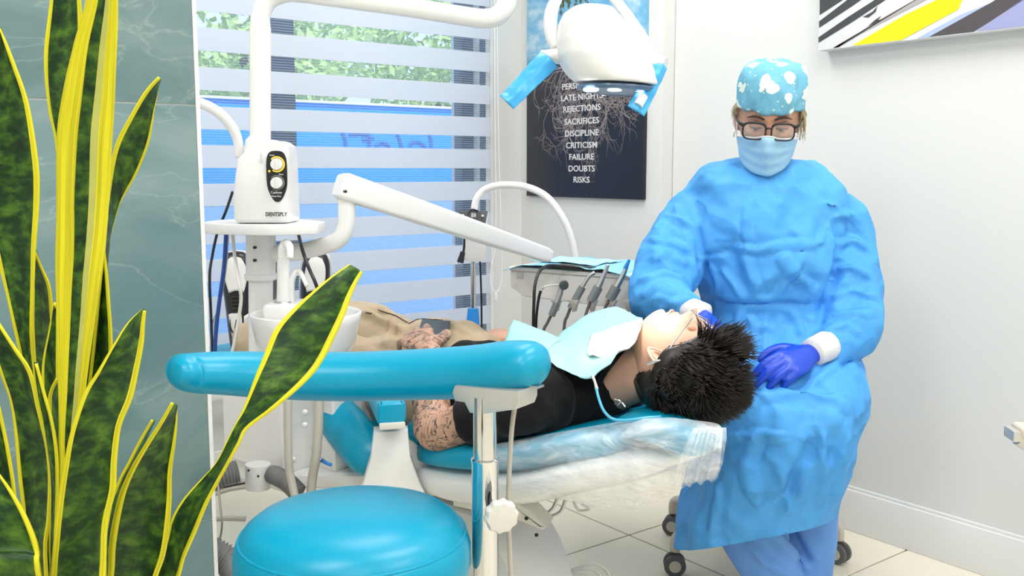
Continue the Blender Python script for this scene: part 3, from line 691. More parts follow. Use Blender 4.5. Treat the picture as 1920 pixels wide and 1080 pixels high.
# ------------------------------------------------------------ dental unit tower (pole, tray table, cuspidor, cabinet, lamp arm)
KU = .88
class KMB(MB):
    """shapes of the unit, sizes in its own scale"""
    def tube(s, pts, r, n=12, sub=4, **k):
        q = lambda v: [x*KU for x in v] if hasattr(v, '__len__') else v*KU
        if k.get('r2') is not None: k['r2'] = q(k['r2'])
        return MB.tube(s, pts, q(r), n, sub, **k)
    def lathe(s, prof, c, axis=(0, 0, 1), n=32): return MB.lathe(s, [(a*KU, b*KU) for a, b in prof], c, axis, n)
    def box(s, c, size, *a, **k): return MB.box(s, c, [x*KU for x in size], *a, **k)
    def ball(s, c, r, *a, **k): return MB.ball(s, c, [x*KU for x in r] if hasattr(r, '__len__') else r*KU, *a, **k)
TY = 2.42
tw = thing('dental_unit', Vector((W(488, 560, TY).x, TY, 0)), 'white dental unit tower with pole, shelf, faucet and cuspidor bowl', 'dental unit')
x = KMB(); r0 = .0288
x.tube([W(488, 300, TY), W(488, 270, TY), W(488, 160, TY), W(488, 60, TY), W(489, 30, TY), W(499, 5, TY), W(520, -9, TY), W(555, -14, TY), W(640, -3, TY), W(760, 13, TY), W(860, 29, TY), W(905, 35, TY), W(930, 31, TY), W(946, 15, TY), W(952, -10, TY), W(953, -80, TY), W(953, -330, TY)],
       [.0285]*4+[.0265]*13, 20, 6); x.link('arm_pipe', M['white'], tw, autosmooth=None)
x = KMB(); x.tube([W(488, 292, TY), W(488, 52, TY)], .0295, 28, smooth=False); x.link('pole', M['white'], tw)
x = KMB(); x.tube([W(489, 436, TY), W(489, 515, TY)], .042, 32, smooth=False); col = x.link('upper_column', M['white'], tw)
for py in (464, 488):
    x = KMB(); q = W(478, py, TY-.04); x.lathe([(0, -.004), (.0045, -.004), (.0045, .003), (0, .003)], q, (0.2, 1, 0), 12); x.link('screw_hole', M['black'], col)
x = KMB(); x.lathe([(.0, .006), (.042, .006), (.046, .003), (.046, -.010), (.042, -.014), (.0, -.014)], W(489, 516, TY), n=32); x.link('collar', M['white'], tw)
x = KMB(); x.tube([W(489, 520, TY), W(489, 780, TY)], .0345, 28, smooth=False); x.link('lower_column', M['white'], tw)
# shelf plate
pz = W(500, 428, TY-.05).z
def plate(cx, pxs, Yf, Yb, z, h, name, m, par, bev=.006):
    x = KMB(); x.prism(pxs, (0, 0, z-h), (1, 0, 0), (0, 1, 0), h, bev); return x.link(name, m, par)
lx = W(390, 415, TY).x; rx = W(614, 425, TY).x
ol = [(lx, TY-.02), (lx+.01, TY-.07), (lx+.05, TY-.12), (lx+.12, TY-.155), (lx+.2, TY-.165), (rx-.012, TY-.135), (rx, TY-.12), (rx, TY-.02), (rx-.06, TY+.07), (rx-.13, TY+.12), (lx+.08, TY+.11), (lx+.01, TY+.06)]
plate(0, ol, 0, 0, W(500, 421, TY-.16).z, .026, 'shelf', M['whitem'], tw)
# delivery arm tube with elbow
x = KMB(); x.tube([W(505, 478, TY), W(560, 472, TY), W(610, 460, TY-.02), W(636, 448, TY-.03), W(648, 425, TY-.03), W(650, 400, TY-.03), W(650, 376, TY-.03)], .0245, 22, 6); x.link('arm_tube', M['white'], tw, autosmooth=None)
x = KMB(); x.tube([W(650, 380, TY-.03), W(650, 374, TY-.03)], .026, 22, smooth=False); x.link('tube_end', M['offwhite'], tw)
x = KMB(); x.tube([W(651, 377, TY-.03), W(651, 358, TY-.03)], .0175, 20, smooth=False); x.link('pivot', M['dark'], tw)
# spring arm beam
b0 = W(634, 346, 2.38); b1 = W(1028, 480, 2.68); bd = (b1-b0).normalized(); bs = bd.cross(Z).normalized(); bu = bs.cross(bd)
x = KMB()
for_r = []
for (t, hh, ww) in ((0, .028, .030), (.02, .036, .036), (.5, .031, .033), (.97, .023, .028), (1, .018, .024)):
    c = b0+(b1-b0)*t; n = 24; for_r.append([c+bs*ww*.92*math.copysign(abs(math.cos(2*PI*k/n))**.35, math.cos(2*PI*k/n))+bu*hh*.94*math.copysign(abs(math.sin(2*PI*k/n))**.35, math.sin(2*PI*k/n)) for k in range(n)])
x.rings(for_r); bm_ = x.link('spring_arm', M['white'], tw, autosmooth=40)
x = KMB(); q = W(647, 359, 2.275); x.lathe([(0, -.006), (.004, -.006), (.004, .006), (0, .006)], q, bs, 12); x.link('screw', M['black'], bm_)
# faucets
TF = 2.29
x = KMB(); x.tube([W(532, 570, TF), W(532, 540, TF), W(531, 500, TF), W(531, 478, TF)], [.020, .0185, .017, .0155], 18)
x.tube([W(531, 482, TF), W(531, 466, TF), W(536, 457, TF), (W(543, 464, TF-.02)), (W(544, 485, TF-.03))], [.015, .014, .013, .011, .009], 14, 5); x.link('faucet', M['white'], tw, autosmooth=None)
x = KMB(); x.tube([W(545, 572, TF), W(547, 530, TF), W(553, 513, TF), W(560, 508, TF), W(567, 517, TF-.02), W(575, 536, TF-.04)], [.010, .0085, .0075, .007, .0065, .0055], 12, 5); x.link('bowl_spout', M['white'], tw, autosmooth=None)
x = KMB(); x.lathe([(.0, .006), (.024, .006), (.026, 0), (.0, -.002)], W(532, 568, TF), n=28); x.link('faucet_ring', M['steel'], tw)
x = KMB(); x.box(W(540, 580, TF+.02), (.11, .14, .045), bevel=.014, seg=3); x.link('faucet_platform', M['white'], tw)
x = KMB(); cb = W(574, 602, 2.27)
x.lathe([(.02, -.125), (.07, -.12), (.108, -.10), (.132, -.06), (.146, 0.0), (.150, .022), (.147, .026), (.141, .020), (.128, -.03), (.09, -.075), (.03, -.095), (.0, -.096)], cb, n=56); x.link('cuspidor_bowl', M['white'], tw, autosmooth=None)
# cabinet body below (hung beside the chair)
x = KMB(); c0 = W(530, 893, 2.244); fx = (W(445, 852, 2.341)-W(535, 893, 2.218)); fx.z = 0; fx.normalize(); fy_ = Vector((-fx.y, fx.x, 0))
if fy_.y < 0: fy_ = -fy_
top = W(530, 690, 2.244).z; cz = c0.z
cc = Vector((c0.x, c0.y, 0))
x.box(cc+fx*.125+fy_*.10+Z*((top+cz)/2), (.28, .22, (top-cz)/KU), fx, fy_, .008, 3); cab = x.link('cabinet', M['white'], tw)
x = KMB(); x.box(cc-fx*.02+fy_*.12+Vector((.045, .035, (top+cz)/2)), (.10, .18, (top-cz)/KU), fx, fy_, .008, 3); x.link('side_housing', M['whitem'], tw)
for (px, py) in ((572, 773), (572, 797), (550, 862)):
    x = KMB(); x.ball(W(px, py, 2.231), (.0085, .006, .0085), 12, 8); x.link('screw_cap', M['white'], cab)
lo = W(482, 927, 2.27).z
x = KMB(); x.box(cc+fx*.13+fy_*.105+Z*((lo+cz)/2+.01), (.24, .19, cz-lo+.03), fx, fy_, .006); x.link('lower_housing', M['white'], tw)
x = KMB(); x.tube([W(484, 870, 2.226), W(484, 915, 2.226)], .034, 24, smooth=False); x.link('filter_cup', M['white'], tw)
for (px, py) in ((466, 882), (484, 893)):
    x = KMB(); x.ball(W(px, py, 2.191), .0035, 8, 6); x.link('screw', M['black'], tw)
# vertical suction hoses
for nm, pts, rr in (('suction_hose', [W(540, 745, 2.13), W(540, 800, 2.13), W(541, 860, 2.13), W(545, 895, 2.13), W(560, 960, 2.112)], .0105), ('suction_hose', [W(598, 740, 2.147), W(597, 800, 2.147), W(592, 860, 2.147), W(586, 895, 2.156), W(580, 960, 2.156)], .0125)):
    x = KMB(); x.tube(pts, rr, 14, 5); x.link(nm, M['hose'], tw, autosmooth=None)
# foot / floor pan under the seat
x = KMB(); x.box(W(640, 872, 2.394), (.30, .30, .05), bevel=.02, seg=3); x.link('base_foot', M['white'], tw)
x = KMB(); x.tube([W(602, 862, 2.182), W(612, 868, 2.165), W(622, 872, 2.165)], .005, 10); x.link('blue_coupling', M['blueplastic'], tw)
x = KMB(); x.tube([W(596, 858, 2.182), W(604, 864, 2.174)], .007, 10); x.link('metal_coupling', M['steel'], tw)

# corrugated waste hoses on the floor
def corr(pts, r, pitch=.007):
    P, _, _ = crs([Vector(p) for p in pts], [0]*len(pts), [0]*len(pts), 30)
    ln = [0]
    for i in range(1, len(P)): ln.append(ln[-1]+(P[i]-P[i-1]).length)
    N = int(ln[-1]/pitch*4); Q = []; rr = []; j = 0
    for i in range(N):
        s = ln[-1]*i/(N-1)
        while j < len(ln)-2 and ln[j+1] < s: j += 1
        t = (s-ln[j])/max(1e-9, ln[j+1]-ln[j]); Q.append(P[j].lerp(P[j+1], t)); rr.append(r*(1+(.07 if i % 4 < 2 else -.07)))
    return KMB().tube(Q, rr, 16, smooth=False)
m = mat('grey corrugated hose', (.20, .20, .20), .55)
corr([W(385, 905, 2.2), W(412, 893, 2.2), W(445, 884, 2.218)], .030).link('corrugated_hose', m, label='grey corrugated hose entering the lower cabinet beside the marble pillar', cat='hose', autosmooth=None)
q0 = W(385, 1040, 2.024)
corr([W(390, 1030, 2.024), W(425, 1050, 2.024), W(450, 1085, 2.024), W(470, 1130, 2.25)], .034).link('corrugated_hose', m, label='grey corrugated hose at the foot of the marble pillar beside the stool', cat='hose', autosmooth=None)
corr([W(512, 890, 2.218), W(520, 893, 2.2), W(540, 905, 2.182), W(560, 925, 2.165)], .024).link('corrugated_hose', m, label='short corrugated hose under the cabinet behind the stool seat', cat='hose', autosmooth=None)
x = KMB(); x.tube([W(395, 975, 2.42), W(420, 972, 2.42), W(460, 973, 2.42)], .008, 10); x.link('floor_tube', M['hose'], label='lower grey tube running over the floor from behind the pillar trim', cat='tube')
x = KMB(); x.tube([W(395, 930, 2.376), W(430, 918, 2.376), W(470, 912, 2.376)], .006, 10); x.link('floor_tube', M['hose'], label='upper thin grey tube near the cabinet bottom beside the pillar trim', cat='tube')
x = KMB(); x.tube([W(408, 900, 2.112), W(413, 950, 2.112), W(416, 985, 2.112), W(410, 1020, 2.112), W(400, 1050, 2.112)], .003, 8); x.link('thin_cable', M['steel'], label='thin grey cable hanging down beside the pillar trim', cat='cable')

# ultrasonic scaler box on the shelf
sb = thing('ultrasonic_scaler', W(487, 425, TY-.06), 'white scaler box with black dial panel on the unit shelf', 'scaler')
SYc = TY-.06
def spx(px, py, Y=SYc-.07): return W(px, py, Y)
zb = W(480, 418, SYc-.08).z; zt = W(490, 262, SYc-.05).z
xc = W(486, 340, SYc-.06).x; h = zt-zb
def srow(z, x0, x1, y0, y1, e=.35, n=40, tilt=0):
    r = []
    for k in range(n):
        a = 2*PI*k/n; c_, s_ = math.cos(a), math.sin(a); r.append(Vector(((x0+x1)/2+(x1-x0)/2*math.copysign(abs(c_)**e, c_), (y0+y1)/2+(y1-y0)/2*math.copysign(abs(s_)**e, s_), z+tilt*c_)))
    return r
wx = lambda px: W(px, 340, SYc-.07).x
x = KMB(); x.rings([srow(zb, wx(437), wx(538), SYc-.075, SYc+.07), srow(zb+.008, wx(433), wx(541), SYc-.082, SYc+.075), srow(zb+.07, wx(434), wx(541), SYc-.085, SYc+.07), srow(zb+.15, wx(443), wx(541), SYc-.08, SYc+.06), srow(zt-.03, wx(455), wx(541), SYc-.072, SYc+.05), srow(zt-.008, wx(458), wx(540), SYc-.07, SYc+.045, tilt=-.008), srow(zt, wx(463), wx(533), SYc-.06, SYc+.035, tilt=-.008)])
x.link('housing', M['white'], sb)
x = KMB(); x.ball((wx(480), SYc-.03, zt+.002), (.030, .03, .016), 20, 10); x.link('hose_cradle', M['white'], sb)
fy = SYc-.0835
def fo(px, py, lift=0): return W(px, py, fy-lift)
x = KMB(); oc = fo(519, 328); ov = []
for k in range(40):
    a = 2*PI*k/40; c_, s_ = math.cos(a), math.sin(a); ov.append((.0242*math.copysign(abs(c_)**.6, c_), (.0634 if s_ < 0 else .0563)*math.copysign(abs(s_)**(.85 if s_ < 0 else .5), s_)))
ov = [((p if q > -.018 else p*(1-((-q-.018)/.048)**2*.5)), q) for p, q in ov]
x.prism(ov, oc+Vector((0, -.0015, 0)), (1, 0, 0), Z, -.006) ; 
x.v = [Vector((p.x, p.y, p.z)) for p in x.v]; x.link('dial_panel', M['black'], sb)
for (px, py, rr, ringm) in ((519, 308, .0165, 'yellowlamp'), (519, 343, .0165, 'greyhp')):
    x = KMB(); x.tube([fo(px, py, .0085)+Vector((math.cos(a), 0, math.sin(a)))*rr*1.04 for a in [-2.2+4.6*i/24 for i in range(25)]], .0016, 6, smooth=False); x.link('dial_scale', M[ringm], sb)
    x = KMB(); x.lathe([(.0, -.002), (rr, -.002), (rr*.95, .008), (rr*.85, .012), (.0, .012)], fo(px, py, .007), (0, -1, 0), 28); x.box(fo(px, py, .020), (.005, .004, rr*1.7), bevel=.001); x.link('dial', M['white'], sb)
x = KMB(); x.ball(fo(505, 321, .008), .003, 8, 6); x.link('indicator_lamp', M['yellowlamp'], sb)
text('DENTSPLY', .0128, fo(518, 402, .004), (1, 0, 0), Z, M['blackprint'], sb, sx=.85, bold=.0003)
text('Cavitron', .0092, fo(518, 361, .0085), (1, 0, 0), Z, M['print'], sb, sx=.8)
text('Water Flow', .0057, fo(518, 368, .0085), (1, 0, 0), Z, M['print'], sb, sx=.8)
text('Power', .0053, fo(510, 291, .0085), (1, 0, 0), Z, M['print'], sb, sx=.8)
text('Water', .0053, fo(527, 327, .0085), (1, 0, 0), Z, M['print'], sb, sx=.8)
text('DENTSPLY', .0062, W(490, 296, fy-.0008), Z, (-1, 0, 0), M['steel'], sb, sx=.9)
# scaler hose (clear coil going up left) and cables
x = KMB(); P = [W(372, 192, 2.341), W(392, 200, 2.341), W(415, 215, 2.341), W(436, 240, 2.35), W(446, 265, 2.358), W(449, 295, 2.358)]
x.tube(P, [.014, .0145, .0145, .0145, .0135, .012], 14, 6); x.link('white_hose', M['white'], label='thick white hose curving from behind the pillar down to the scaler box', cat='hose', autosmooth=None)
def cable(pts, r, m, lab, cat='cable', nm='cable', **k):
    x = KMB(); x.tube([W(*p) for p in pts], r, 8, 6); return x.link(nm, m, label=lab, cat=cat, autosmooth=None, **k)
cable([(436, 360, 2.49), (424, 395, 2.534), (408, 435, 2.543), (398, 480, 2.534), (393, 520, 2.508), (396, 600, 2.49), (398, 660, 2.464)], .0042, M['black'], 'black power cable hanging behind the shelf beside the pillar')
cable([(424, 437, 2.464), (420, 500, 2.464), (412, 560, 2.464), (406, 610, 2.464), (403, 655, 2.464), (403, 700, 2.464)], .0062, M['bluecord'], 'dark blue cord hanging straight down from the shelf')
cable([(428, 440, 2.49), (424, 500, 2.49), (412, 570, 2.49), (400, 605, 2.49), (396, 660, 2.464)], .0028, M['steel'], 'thin grey wire looping behind the dark blue cord')
cable([(436, 437, 2.376), (440, 480, 2.341), (448, 530, 2.288), (452, 560, 2.288), (447, 600, 2.288), (440, 640, 2.27), (434, 665, 2.244)], .0048, M['offwhite'], 'ivory tube hanging from the shelf in front of the shoe', 'tube', 'tube')
cable([(538, 392, 2.464), (548, 402, 2.464), (556, 425, 2.473), (566, 465, 2.306), (578, 500, 2.27), (592, 532, 2.253), (600, 560, 2.288)], .0052, M['black'], 'black cable running from the scaler down over the far shoe')
corr([W(520, 490, 2.526), W(518, 530, 2.526), W(513, 560, 2.526), (W(511, 590, 2.526))], .012, .006).link('corrugated_sleeve', m, label='dark ribbed hose beside the white tower column', cat='hose', autosmooth=None)

# ------------------------------------------------------------ operating lamp
LC = W(1142, 92, 2.2)
lamp = thing('operating_lamp', LC, 'white dome dental operating lamp on a curved yoke above the patient', 'operating lamp')
x = MB(); LY = 2.2
# dome: rows from top to rim; asymmetric teardrop, rim leaning down to the right
rows = []
spec = [(10, 1096, 1142, 2.24, .012), (16, 1076, 1152, 2.235, .045), (30, 1056, 1162, 2.225, .075), (52, 1046, 1180, 2.215, .095), (80, 1042, 1201, 2.205, .108), (108, 1043, 1218, 2.195, .114), (130, 1052, 1228, 2.19, .113), (147, 1064, 1234, 2.185, .108), (158, 1078, 1236, 2.18, .10)]
for (py, xl, xr, Yc, ry) in spec:
    l = W(xl, py-4, Yc); r = W(xr, py+5*(py > 60), Yc); c = (l+r)/2; hx = (r-l)/2
    rows.append([c+hx*math.cos(2*PI*k/48)+Vector((0, ry, -.10*ry*0))*math.sin(2*PI*k/48) for k in range(48)])
x.rings(rows); me = remesh(x, .004, 8); link('shade', me, M['white'], lamp)
rl = W(1082, 160, 2.185); rr_ = W(1231, 166, 2.185)
c = (rl+rr_)/2; hx = (rr_-rl)/2
x = MB(); x.rings([[c+Z*dz+hx*s*math.cos(2*PI*k/48)+Vector((0, .094*s, 0))*math.sin(2*PI*k/48) for k in range(48)] for s, dz in ((.4, .0), (.99, .0), (1.0, -.004), (.96, -.010), (.4, -.018))]); x.link('lens_plate', mat('blue grey lens plate', (.08, .16, .28), .25), lamp)
m = mat('lit lamp lens', (1, 1, 1), .3, emit=(1, .98, .95), es=6)
for i, (px, py, Y) in enumerate(((1108, 171, 2.13), (1153, 169, 2.12), (1196, 170, 2.135), (1140, 171, 2.24), (1182, 171, 2.24))):
    q = W(px, py, Y); q.z = c.z-.0115; x = MB(); x.lathe([(.0, .004), (.0165, .004), (.0165, -.001), (.012, -.003), (.0, -.0035)], q, n=24); x.link('led_lens', m, lamp)
hd = bpy.data.lights.new('lamp_beam', 'SPOT'); hd.energy = 26; hd.spot_size = .46; hd.spot_blend = .5; hd.shadow_soft_size = .04; hd.color = (1, .97, .92)
ho = bpy.data.objects.new('lamp_beam', hd); COL.objects.link(ho); hp = Vector((c.x, c.y-.02, c.z-.04)); ho.location = hp
ho.rotation_euler = (Vector((.27, 2.0, .82))-hp).to_track_quat('-Z', 'Y').to_euler()
# yoke
x = MB(); x.tube([W(1045, 92, 2.2), W(1035, 70, 2.22), W(1032, 35, 2.25), (W(1040, 5, 2.27)), W(1060, -25, 2.29), W(1100, -40, 2.30)], [.016, .018, .019, .019, .018, .016], 16, 6, side=(0, 1, 0), r2=[.012, .015, .016, .014, .012, .012])
x.tube([W(1225, 108, 2.2), W(1205, 70, 2.24), W(1170, 20, 2.28), (W(1140, -15, 2.30)), W(1100, -40, 2.30)], [.012]*5, 16, 6)
x.tube([W(1100, -40, 2.30), W(1090, -120, 2.32), W(1060, -260, 2.45), W(953, -330, TY)], .018, 16, 6)
x.link('yoke', M['white'], lamp, autosmooth=None)
x = MB(); x.tube([W(1014, 104, 2.19), W(1030, 105, 2.19), W(1055, 103, 2.19), W(1070, 102, 2.2)], [.012, .0145, .0175, .0185], 18, 4); x.link('handle_mount', M['white'], lamp)
x = MB(); x.tube([W(1218, 112, 2.19), W(1232, 116, 2.18), W(1247, 121, 2.17)], [.014, .017, .015], 18, 4); x.link('handle_mount', M['white'], lamp)
def sleeve(a, b, w0, w1, wd):
    """crumpled flat blue film sleeve from a to b"""
    d = b-a; s = d.cross(Vector(wd)).normalized(); g = []
    for i in range(5):
        t = i/4; w_ = w0+(w1-w0)*t; g.append([a+d*t+s*w_*q+Vector(wd)*.006*math.cos(q*2+i) for q in (-1, -.5, 0, .5, 1)])
    def f(p): return Vector(wd)*.006*noise.noise(p*45)+Z*.002*noise.noise(p*60)
    me1 = sheet(g, 4, 5, .0012, f); g2 = [[p+Vector(wd)*.014*(1-abs(k-2)/2.2) for k, p in enumerate(r)] for r in g]
    me2 = sheet(g2, 4, 5, .0012, f); x = MB()
    for me in (me1, me2): x.add([v.co for v in me.vertices], [tuple(p.vertices) for p in me.polygons])
    return x
sleeve(W(1030, 110, 2.18), W(950, 192, 2.12), .026, .020, (0, -1, 0)).link('handle_sleeve', M['bluefilm'], lamp, autosmooth=None)
sleeve(W(1240, 122, 2.17), W(1192, 208, 2.12), .015, .022, (0, -1, 0)).link('handle_sleeve', M['bluefilm'], lamp, autosmooth=None)
x = MB(); x.tube([W(1206, 180, 2.13), W(1196, 198, 2.12)], .011, 12, smooth=False); x.link('handle', M['white'], lamp)

# ------------------------------------------------------------ instrument delivery tray
dt = thing('delivery_tray', W(1080, 540, 2.8), 'white instrument delivery tray with grey handpieces beside the dentist', 'instrument tray')
ta = (W(1210, 540, 2.50)-W(985, 540, 2.72)); ta.z = 0; ta.normalize(); tb = Z.cross(ta)
tz = W(1000, 510, 2.75).z
tc = W(1080, 520, 2.68); tc.z = tz
x = MB(); P0 = W(956, 500, 2.80); P0.z = tz
x.prism([(-.0, 0), (.0, -.05), (.05, -.075), (.42, -.085), (.44, -.06), (.44, 0)], P0-tb*.0, ta, Z, -.26, .008, 3)
x.link('body', M['white'], dt)
tq = [P0+ta*s-tb*t for s, t in ((.0, .0), (.44, .0), (.44, .26), (0, .26))]
x = MB(); x.box(P0+ta*.225+tb*.13*0-tb*.0+Z*.006+(-tb if False else tb)*(.13), (.45, .27, .012), ta, tb, .004)
x.link('top_pan', M['whitem'], dt)
def tpt(s, t, h=0): return P0+ta*s+tb*t+Z*h
def ff(p): return Z*.006*noise.noise(p*30)
link('tray_paper', sheet([[tpt(s, t, .018+(.004 if 0 < s < .4 else -.016)) for s in (-.01, .08, .2, .32, .43)] for t in (-.02, .04, .14, .27)], 5, 5, .001, ff), M['traypaper'], dt)
link('paper_napkin', sheet([[tpt(s, t, .028) for s in (.05, .12, .2, .27)] for t in (.03, .12, .2)], 4, 4, .001, ff), M['bib'], dt)
x = MB(); x.box(W(975, 517, 2.745), (.022, .006, .019), ta, tb, .002); x.link('button', M['steel'], dt)
x = MB(); x.tube([W(965, 532, 2.74), W(965, 541, 2.74)], .005, 12, smooth=False); x.link('knob', M['offwhite'], dt)
# front holder bar with hooks
for px in (1045, 1078, 1112, 1148, 1180):
    x = MB(); q = W(px, 566, 2.60-.0006*(px-1045)); x.prism([(-.016, .006), (.018, .006), (.011, -.008), (.007, -.024), (.0, -.027), (-.005, -.008)], q, ta, Z, .014, .002); x.link('holder', M['alu'], dt)
def handpiece(name, pts, radii, lab, tail):
    t = thing(name, W(*pts[-1]), lab, 'handpiece', 'instruments on the delivery tray')
    x = MB(); x.tube([W(*p) for p in pts], radii, 14, 5); x.link('body', M['steel'], t, autosmooth=None)
    x = MB(); i = len(pts)//2; x.tube([W(*pts[i]), W(*pts[-1])], max(radii)*1.15, 14, smooth=False); x.link('grip', M['greyhp'], t)
    x = MB(); x.tube([W(*p) for p in tail], .0042, 8, 5); x.link('hose', M['rubber'], t, autosmooth=None)
    return t
hY = 2.58
t = handpiece('air_handpiece', [(1053, 536, hY), (1050, 550, hY), (1044, 568, hY), (1034, 592, hY)], [.007, .008, .0085, .008], 'grey ring-headed handpiece hanging leftmost on the tray front', [(1034, 590, hY), (1026, 606, hY), (1018, 625, hY), (1010, 690, hY)])
x = MB(); x.lathe([(.007, -.006), (.013, -.006), (.013, .006), (.007, .006)], W(1057, 534, hY-.01), (0, 1, .2), 20); x.link('ring_head', M['steel'], t)
x = MB(); x.tube([W(1050, 534, hY), W(1025, 536, hY), W(1016, 543, hY)], .0022, 8); x.link('needle', M['steel'], t)
handpiece('curved_handpiece', [(1115, 511, hY), (1105, 518, hY), (1092, 538, hY), (1080, 560, hY), (1070, 578, hY)], [.006, .005, .006, .0085, .009], 'slim curved steel handpiece second from left on the tray front', [(1070, 576, hY), (1064, 592, hY), (1058, 612, hY), (1056, 690, hY)])
handpiece('turbine_handpiece', [(1140, 496, hY-.03), (1134, 512, hY-.03), (1122, 538, hY-.03), (1108, 565, hY-.03)], [.005, .006, .009, .011], 'straight grey handpiece between the curved one and the blue-tipped one', [(1108, 565, hY-.03), (1100, 585, hY-.03), (1096, 610, hY-.03), (1094, 690, hY)])
t = handpiece('syringe_handpiece', [(1176, 498, hY-.05), (1168, 516, hY-.05), (1156, 538, hY-.05), (1143, 562, hY-.05)], [.005, .007, .0095, .012], 'blue-tipped grey handpiece nearest the dentist sleeve', [(1143, 562, hY-.05), (1134, 580, hY-.05), (1130, 610, hY-.05), (1128, 690, hY)])
x = MB(); x.tube([W(1180, 487, hY-.05), W(1172, 504, hY-.05)], [.004, .0065], 10, smooth=False); x.link('blue_tip', M['blueplastic'], t)
t = thing('black_pen_handpiece', W(1075, 501, 2.66), 'black pen-like handpiece lying on the tray paper with looping cable', 'handpiece', 'instruments on the delivery tray')
x = MB(); x.tube([W(1042, 498, 2.66), W(1060, 499, 2.66), W(1090, 502, 2.65), W(1118, 503, 2.64)], [.004, .007, .007, .003], 12, 4); x.link('body', M['black'], t)
x = MB(); x.tube([W(1118, 503, 2.64), W(1142, 506, 2.63)], .0015, 8); x.link('tip', M['steel'], t)
x = MB(); x.tube([W(1043, 498, 2.66), W(1025, 499, 2.64), W(1011, 510, 2.60), W(1003, 535, 2.56), W(1001, 570, 2.55), W(1000, 612, 2.55), W(1000, 690, 2.55)], .0045, 10, 6)
x.tube([W(1014, 545, 2.60), W(1010, 560, 2.6), W(1006, 590, 2.6), W(1005, 615, 2.6), W(1005, 690, 2.6)], .004, 10, 6); x.link('cable', M['black'], t, autosmooth=None)

# ------------------------------------------------------------ pole device by the window with a gooseneck
GY = 3.35
gd = thing('whitening_lamp', Vector((W(887, 500, GY).x, GY, 0)), 'white pole-mounted device with dark display and gooseneck arm by the window', 'device stand')
x = MB(); x.tube([W(887, 452, GY), W(887, 600, GY)], .0095*1.0, 16, smooth=False); p_ = W(887, 600, GY); x.tube([p_, Vector((p_.x, p_.y, .10))], .0095, 16, smooth=False); x.link('pole', M['chrome'], gd)
x = MB(); x.tube([W(887, 578, GY), W(887, 592, GY), W(887, 608, GY)], [.019, .022, .023], 20, smooth=False); x.link('blue_cap', M['blueplastic'], gd)
x = MB(); x.rings([srow(W(887, 489, GY).z, W(874, 480, GY).x, W(908, 480, GY).x, GY-.03, GY+.04), srow(W(887, 480, GY).z, W(868, 480, GY).x, W(911, 480, GY).x, GY-.04, GY+.05), srow(W(887, 420, GY).z, W(868, 420, GY).x, W(914, 420, GY).x, GY-.05, GY+.05), srow(W(887, 398, GY).z, W(862, 400, GY).x, W(915, 400, GY).x, GY-.02, GY+.05)]); x.link('housing', M['white'], gd)
x = MB(); x.prism([(-.055, .022), (.047, .022), (.038, -.03), (-.042, -.03)], W(889, 408, GY-.052), (1, 0, 0), (0, .35, 1), .006, .002); x.link('display_panel', M['dark'], gd)
text('88', .022, W(888, 404, GY-.065), (1, 0, 0), (0, .35, 1), M['print'], gd, sx=.8)
for (px, py) in ((868, 404), (905, 405), (885, 418), (898, 418)):
    x = MB(); x.ball(W(px, py, GY-.062), .0045, 10, 6); x.link('button', M['print'], gd)
x = MB(); x.tube([W(889, 392, GY), W(894, 372, GY), (W(910, 355, GY)), W(940, 347, GY-.02), W(985, 350, GY-.05), W(1025, 369, GY-.08), W(1055, 408, GY-.1), W(1070, 445, GY-.1), W(1077, 474, GY-.1), W(1079, 500, GY-.1)], .0125, 14, 6); x.link('gooseneck', M['white'], gd, autosmooth=None)
x = MB(); x.tube([W(895, 396, GY-.06), W(884, 394, GY-.09), W(876, 404, GY-.13), W(871, 430, GY-.16), W(870, 465, GY-.16), W(866, 485, GY-.16)], .0042, 8, 6); cbx = x.link('power_cord', M['black'], gd, autosmooth=None)
x = MB(); x.tube([W(868, 472, GY-.16), W(863, 492, GY-.16)], [.008, .012], 10, smooth=False); x.link('plug', M['black'], cbx)
for q in (-3, 3):
    x = MB(); x.tube([W(863+q, 492, GY-.16), W(861+q, 500, GY-.16)], .0016, 6, smooth=False); x.link('prong', M['chrome'], cbx)
x = MB(); x.tube([W(900, 488, GY+.04), W(902, 540, GY+.04), W(903, 610, GY+.04), W(903, 760, GY+.04)], .0035, 8); x.link('cable', M['black'], gd)
for i in range(5):
    a = 2*PI*i/5+.3; d = Vector((math.cos(a), math.sin(a), 0)); c_ = Vector((p_.x, p_.y, 0))
    x = MB(); x.tube([c_+Z*.10, c_+d*.12+Z*.08, c_+d*.22+Z*.055], [.02, .014, .011], 10); x.ball(c_+d*.22+Z*.028, .028, 12, 8); x.link('leg', M['whitem'], gd)

# ------------------------------------------------------------ poster on the side wall
def SW(px, py, off=0, b_const=None):
    """point of the side wall plane (a = -off) seen at a pixel"""
    o_ = Vector((0, 0, CH)); d_ = W(px, py, 2)-o_; t_ = (R(-off, 0, 0)-o_).dot(A)/d_.dot(A); return o_+d_*t_
po = thing('poster', SW(1095, 370), 'dark motivational canvas with pale tree roots and a column of words under blue sky', 'poster')
pl_, pr_ = SW(987, 370, .02), SW(1204, 372, .02)
bR = (pr_-C0).dot(B); bL = (pl_-C0).dot(B); zB = SW(1096, 371, .02).z; Wd = bL-bR; Hp = Wd*1.62; zTp = zB+Hp
zh = SW(1100, 112, .02).z
x = MB(); x.box(R(-.010, (bL+bR)/2, zB+Hp/2), (.02, Wd, Hp), A, B, .002)
m = mat('printed canvas', (.01, .015, .03), .3)
ge = node(m, 'ShaderNodeNewGeometry'); sp_ = node(m, 'ShaderNodeSeparateXYZ'); L(m, ge.outputs['Position'], sp_.inputs[0])
nn = noi(m, coords(m, (3, 3, 6)), 2.2, 6, .6)
